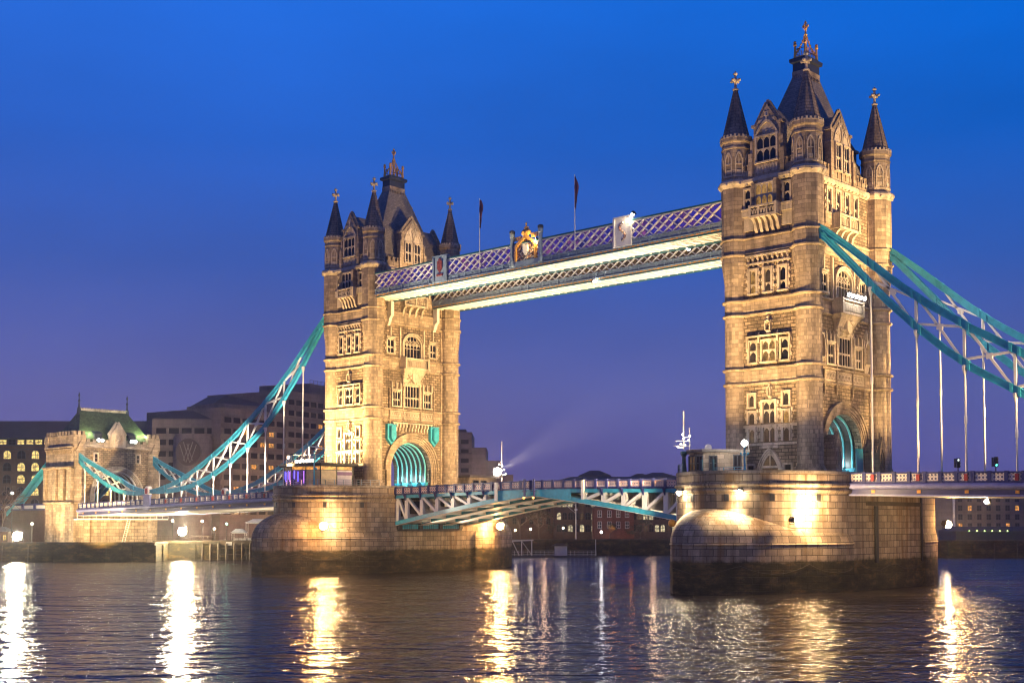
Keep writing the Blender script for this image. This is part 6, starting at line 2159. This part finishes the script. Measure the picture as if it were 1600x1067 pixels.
for k, (y, n_) in enumerate(((-5.0, 'leftmost'), (-4.1, 'second from left'), (3.2, 'third from left'), (4.1, 'rightmost'))):
    flood('white parapet floodlight on the gatehouse, ' + n_ + ' of the four', (-135.3, y, 27.0), (-100, y * 1.5 - 2, 26), 1200, COOL, 50, es=50, r=0.36, group='gatehouse parapet floodlights')
for k, (y, n_) in enumerate(((-2.0, 'first'), (-1.0, 'second'), (0.0, 'third'), (1.0, 'fourth'), (2.0, 'last'))):
    flood('glaring white balcony floodlight above the open arch, ' + n_ + ' of five seen from the near turret', (48.0, y, 37.15), (75, y * 3, 30), 3200, COOL, 90, es=90, r=0.24, group='balcony floodlights')
flood('white lamp under the farther walkway right of middle', (1.2, 4.4, 46.0), (10, 3, 40), 500, COOL, 120, es=70, r=0.28, group='walkway lamps')
flood('white lamp under the inner edge of the nearer walkway', (25.4, -4.5, 46.1), (20, -2, 40), 500, COOL, 120, es=60, r=0.28, group='walkway lamps')
flood('white lamp on top of walkway beside the pale heraldic panel', (20.3, -10.3, 50.7), (18.0, -10.15, 48.2), 1000, SOFT, 130, es=60, r=0.26, group='walkway lamps')
flood('golden lamp lighting the walkway crest from its right post', (2.6, -10.5, 50.0), (0.2, -10.0, 49.3), 1600, (1.0, 0.72, 0.30), 150, es=25, r=0.16, group='walkway lamps')
flood('white lamp hanging under the right road span', (63.2, 3.0, 11.0), (60, -1, 10.2), 1500, SOFT, 150, es=160, r=0.3)
light('POINT', (62.6, 2.4, 10.6), 800, (1.0, 0.5, 0.14), size=0.3)
Q = thing('roof_lamp_row', 'row of dazzling lamps on the glazed kiosk roof', 'lamp row', (-42, -16, 18.2))
b = MB()
for k in range(6):
    x_ = -46.0 + k * 1.05; y_ = -17.0 - 0.15 * k
    h_ = MB().box(x_ - 0.25, x_ + 0.25, y_ - 0.25, y_ + 0.25, 18.2, 18.5).build('housing', M['black'], Q)
    MB().ball((x_, y_, 18.72), 0.24 if k % 2 else 0.32, 8).build('lamp', bpy.data.materials.get('roof_lamp_glow') or emit('roof_lamp_glow', SOFT, 25), h_)
# small quay lamps
def quay_lamp(lab, px, col, es, ztop):
    x, y = px
    t = thing('quay_lamp', lab, 'lamp post', (x, y, GZ), 'small lamps on the far quay')
    MB().tube([(x, y, GZ), (x, y, ztop)], 0.07, 6).build('post', M['black'], t)
    key = (tuple(col), es)
    if key not in FL:
        FL[key] = emit('quay_glow', col, es)
    MB().ball((x, y, ztop + 0.25), 0.28, 8).build('globe', FL[key], t)
    light('POINT', (x, y, ztop + 0.8), 260 if col[0] > 0.5 else 100, col, size=0.3)
quay_lamp('quay lamp just left of the blinding jetty floodlight', (-126.0, 8.4), SOFT, 30, 8.7)
quay_lamp('quay lamp just right of the blinding jetty floodlight', (-124.6, 15.2), SOFT, 30, 8.6)
quay_lamp('slim quay lamp between jetty floodlight and marquees', (-119.1, 14.9), SOFT, 14, 6.9)
quay_lamp('lamp post between the blinding embankment floodlight and the gatehouse', (-141.3, -17.2), SOFT, 16, 8.0)
quay_lamp('white lamp shining high in front of the bare tree', (-151.4, -17.1), COOL, 20, 14.9)
quay_lamp('greenish quay lamp near the small marquee', (-122.2, 20.2), (0.4, 1.0, 0.7), 8, 8.0)
x, y = (-84.9, 110.7)
quay_lamp('white street lamp beside the orange lit house', (x, y), COOL, 60, 5.8)
x, y = (-85.2, 115.9)
light('POINT', (x, y, 7.2), 420, (1.0, 0.34, 0.08), size=0.3)
x, y = (-82.3, 120.0)
light('POINT', (x, y, 5.0), 90, (1.0, 0.3, 0.06), size=0.2)
for i, (px, lab) in enumerate((((-101.3, 95.2), 'leftmost small lamp beyond the pontoon'), ((-98.3, 97.9), 'pale lamp in haze beyond the pontoon'), ((-92.1, 103.8), 'lamp on the quay before the warehouse left part'))):
    quay_lamp(lab, px, SOFT, 16, 6.3 + 0.3 * i)

# ------------------------------------------------------------------ floodlighting of stone and steel (projectors on the piers, decks, quay and gatehouse)
def spots(*rows):
    for loc, aim, p, col, ang in rows:
        light('SPOT', loc, p, col, aim, ang, 0.75, 0.4)
STONE = (1.0, 0.655, 0.28)
spots(
    # river faces
    ((36.6, -22.4, 17.0), (39.8, -9.6, 34), 23000, STONE, 80), ((46.4, -21.0, 16.5), (42.5, -9.6, 34), 23000, STONE, 80),
    ((41.2, -23.4, 15.6), (41.2, -9.6, 48), 52000, STONE, 56),
    ((-44.0, -20.5, 19.2), (-41.6, -9.6, 25), 95000, STONE, 100), ((-38.6, -21.5, 19.2), (-40.6, -9.6, 33), 24000, STONE, 95),
    ((-41, -23.2, 16.5), (-41.2, -9.6, 48), 44000, STONE, 58),
    # outer face of the right tower, from unseen lamps placed out on the span
    ((97, -11.5, 15.5), (46, 4, 33), 230000, STONE, 34), ((97, 11.5, 15.5), (46, 3, 35), 480000, STONE, 42),
    ((66, -10.4, 14.8), (46.5, 0, 32), 9000, STONE, 70), ((66, 10.4, 14.8), (46.5, 3, 32), 9000, STONE, 70),
    # upper storeys, gables and roofs
    ((97, 11.5, 15.5), (47, 2, 58), 260000, STONE, 26), ((29.8, 10.2, 15.0), (-36, 2, 58), 130000, STONE, 24), ((29.8, -10.2, 15.0), (-38, -3, 60), 60000, STONE, 22),
    # inner face of the left tower, from the other pier and the leaf
    ((29.8, -10.2, 15.0), (-36, -1, 31), 270000, STONE, 44), ((29.8, 10.2, 15.0), (-36, 1, 33), 260000, STONE, 44),
    ((-20, -9.6, 14.8), (-36.2, -2, 28), 12000, STONE, 80),
    # walkway soffits and the lattice of the nearer walkway
    ((-29, -7.2, 15), (-13, -7.2, 46), 80000, SOFT, 80), ((29, -7.2, 15), (13, -7.2, 46), 80000, SOFT, 80),
    ((-29, 7.2, 15), (-13, 7.2, 46), 80000, SOFT, 80), ((29, 7.2, 15), (13, 7.2, 46), 80000, SOFT, 80),
    ((-34.5, -23.5, 16), (-14, -9.9, 48.5), 190000, SOFT, 40),
    ((34.5, -23.5, 16), (14, -9.9, 48.5), 45000, SOFT, 40),
    ((-26, 1.5, 15), (-14, 4.6, 47.2), 45000, SOFT, 50), ((26, 1.5, 15), (12, 4.6, 47.2), 45000, SOFT, 50),
    # bascule undersides
    ((-29.9, -5, 5.2), (-16, -3, 11.5), 9000, SOFT, 66), ((-29.9, 4.5, 5.2), (-16, 3, 11.5), 9000, SOFT, 66),
    ((-29.9, 0, 5.8), (-4, 0, 12.5), 14000, SOFT, 36),
    ((29.9, -5, 5.2), (16, -3, 11.5), 9000, SOFT, 66), ((29.9, 4.5, 5.2), (16, 3, 11.5), 9000, SOFT, 66),
    ((29.9, 0, 5.8), (4, 0, 12.5), 14000, SOFT, 36),
    # outer girders and parapets of the bascules, from the pier noses
    ((-31.5, -18.5, 11.0), (-8, -8.7, 12.6), 18000, SOFT, 34), ((32.5, -18.5, 11.0), (12, -8.7, 11.8), 30000, SOFT, 44),
    ((-33.5, -22.0, 15.3), (0, -8.8, 14.2), 10000, SOFT, 26),
    # side span undersides
    ((-52.6, -4, 5.0), (-66, -2, 11.4), 9000, SOFT, 50), ((-52.6, 4, 5.0), (-66, 2, 11.4), 9000, SOFT, 50),
    ((-52.6, -2, 7.5), (-90, -1, 11.0), 30000, SOFT, 14), ((-52.6, 2, 7.5), (-90, 1, 11.0), 30000, SOFT, 14),
    ((-133.5, -4, 5.5), (-121, -2, 10.2), 7000, SOFT, 44), ((-133.5, 4, 5.5), (-121, 2, 10.2), 7000, SOFT, 44),
    ((52.5, -4, 6.5), (66, -2, 11.6), 5000, SOFT, 46), ((52.5, 4, 6.5), (66, 2, 11.6), 5000, SOFT, 46),
    # left chains, parapet and gatehouse
    ((-51.5, -16.5, 15.2), (-85, -9.2, 23), 240000, SOFT, 40), ((-52, 13.5, 14.8), (-90, 9.2, 20), 150000, SOFT, 46),
    ((-51.0, -16.8, 15.3), (-60, -9.2, 36), 60000, SOFT, 40), ((-52, 13.8, 14.9), (-60, 9.2, 34), 30000, SOFT, 40),
    ((-50.5, -20, 15.4), (-98, -9.3, 15.2), 42000, SOFT, 14),
    ((-112, -16, 4.5), (-138, -3, 21), 80000, STONE, 80), ((-140, -24, 4.5), (-142, -10.4, 18), 34000, STONE, 90),
    ((-137.4, -7, 27.5), (-142, -2, 31), 2600, (0.8, 1.0, 0.5), 140), ((-137.4, 8.5, 28.5), (-142, 4, 31), 2600, (0.75, 1.0, 0.45), 140),
    # right chains
    ((98, -13.0, 14.5), (66, -9.2, 30), 26000, SOFT, 50), ((98, 12.0, 14.5), (66, 9.2, 30), 30000, SOFT, 50),
)
# street lighting along the far quay, spilling up the hotel and office fronts
x, y = (-152.5, 30.1)
light('POINT', (x, y, 10), 5500, (1.0, 0.55, 0.25), size=0.5)
x, y = (-147.1, 51.8)
light('POINT', (x, y, 10), 7500, (1.0, 0.55, 0.25), size=0.5)
x, y = (-150.5, 69.2)
light('POINT', (x, y, 12), 6000, (1.0, 0.55, 0.25), size=0.5)
x, y = (-182.7, 4.3)
light('POINT', (x, y, 9), 16000, (1.0, 0.55, 0.3), size=0.5)
x, y = (-147.5, 120.2)
light('POINT', (x, y, 10), 14000, (1.0, 0.62, 0.4), size=0.5)
for px in (((-101.1, 106.3)), ((-79.9, 126.5))):
    light('POINT', (px[0], px[1], 9), 900, (1.0, 0.6, 0.34), size=0.5)
# unseen warm fill lights added behind and beside the camera to lift the shadows
for x, y in ((70, -190), (120, -205), (170, -200), (205, -165)):
    light('POINT', (x, y, 16), 27000, (1.0, 0.66, 0.38), size=0.6)
x, y = (-40.7, 221.4)
light('POINT', (x, y, 9), 9000, (1.0, 0.7, 0.45), size=0.5)

# ------------------------------------------------------------------ evening haze over the river
HZ = 0.0003
m = bpy.data.materials.new('haze_air')
m.use_nodes = True
t = m.node_tree
t.nodes.clear()
o = t.nodes.new('ShaderNodeOutputMaterial')
v = t.nodes.new('ShaderNodeVolumePrincipled')
v.inputs['Color'].default_value = (0.86, 0.84, 0.88, 1)
v.inputs['Density'].default_value = HZ
v.inputs['Anisotropy'].default_value = 0.82
t.links.new(v.outputs[0], o.inputs['Volume'])
b = MB().box(-1600, 1600, -1600, 1600, -4.0, 80)
struct(b.build('haze', m), 'stuff')

for y in (-6.0, 6.4):
    light('POINT', (-137.0, y, 28.9), 420, (0.9, 1.0, 0.62), size=0.3)
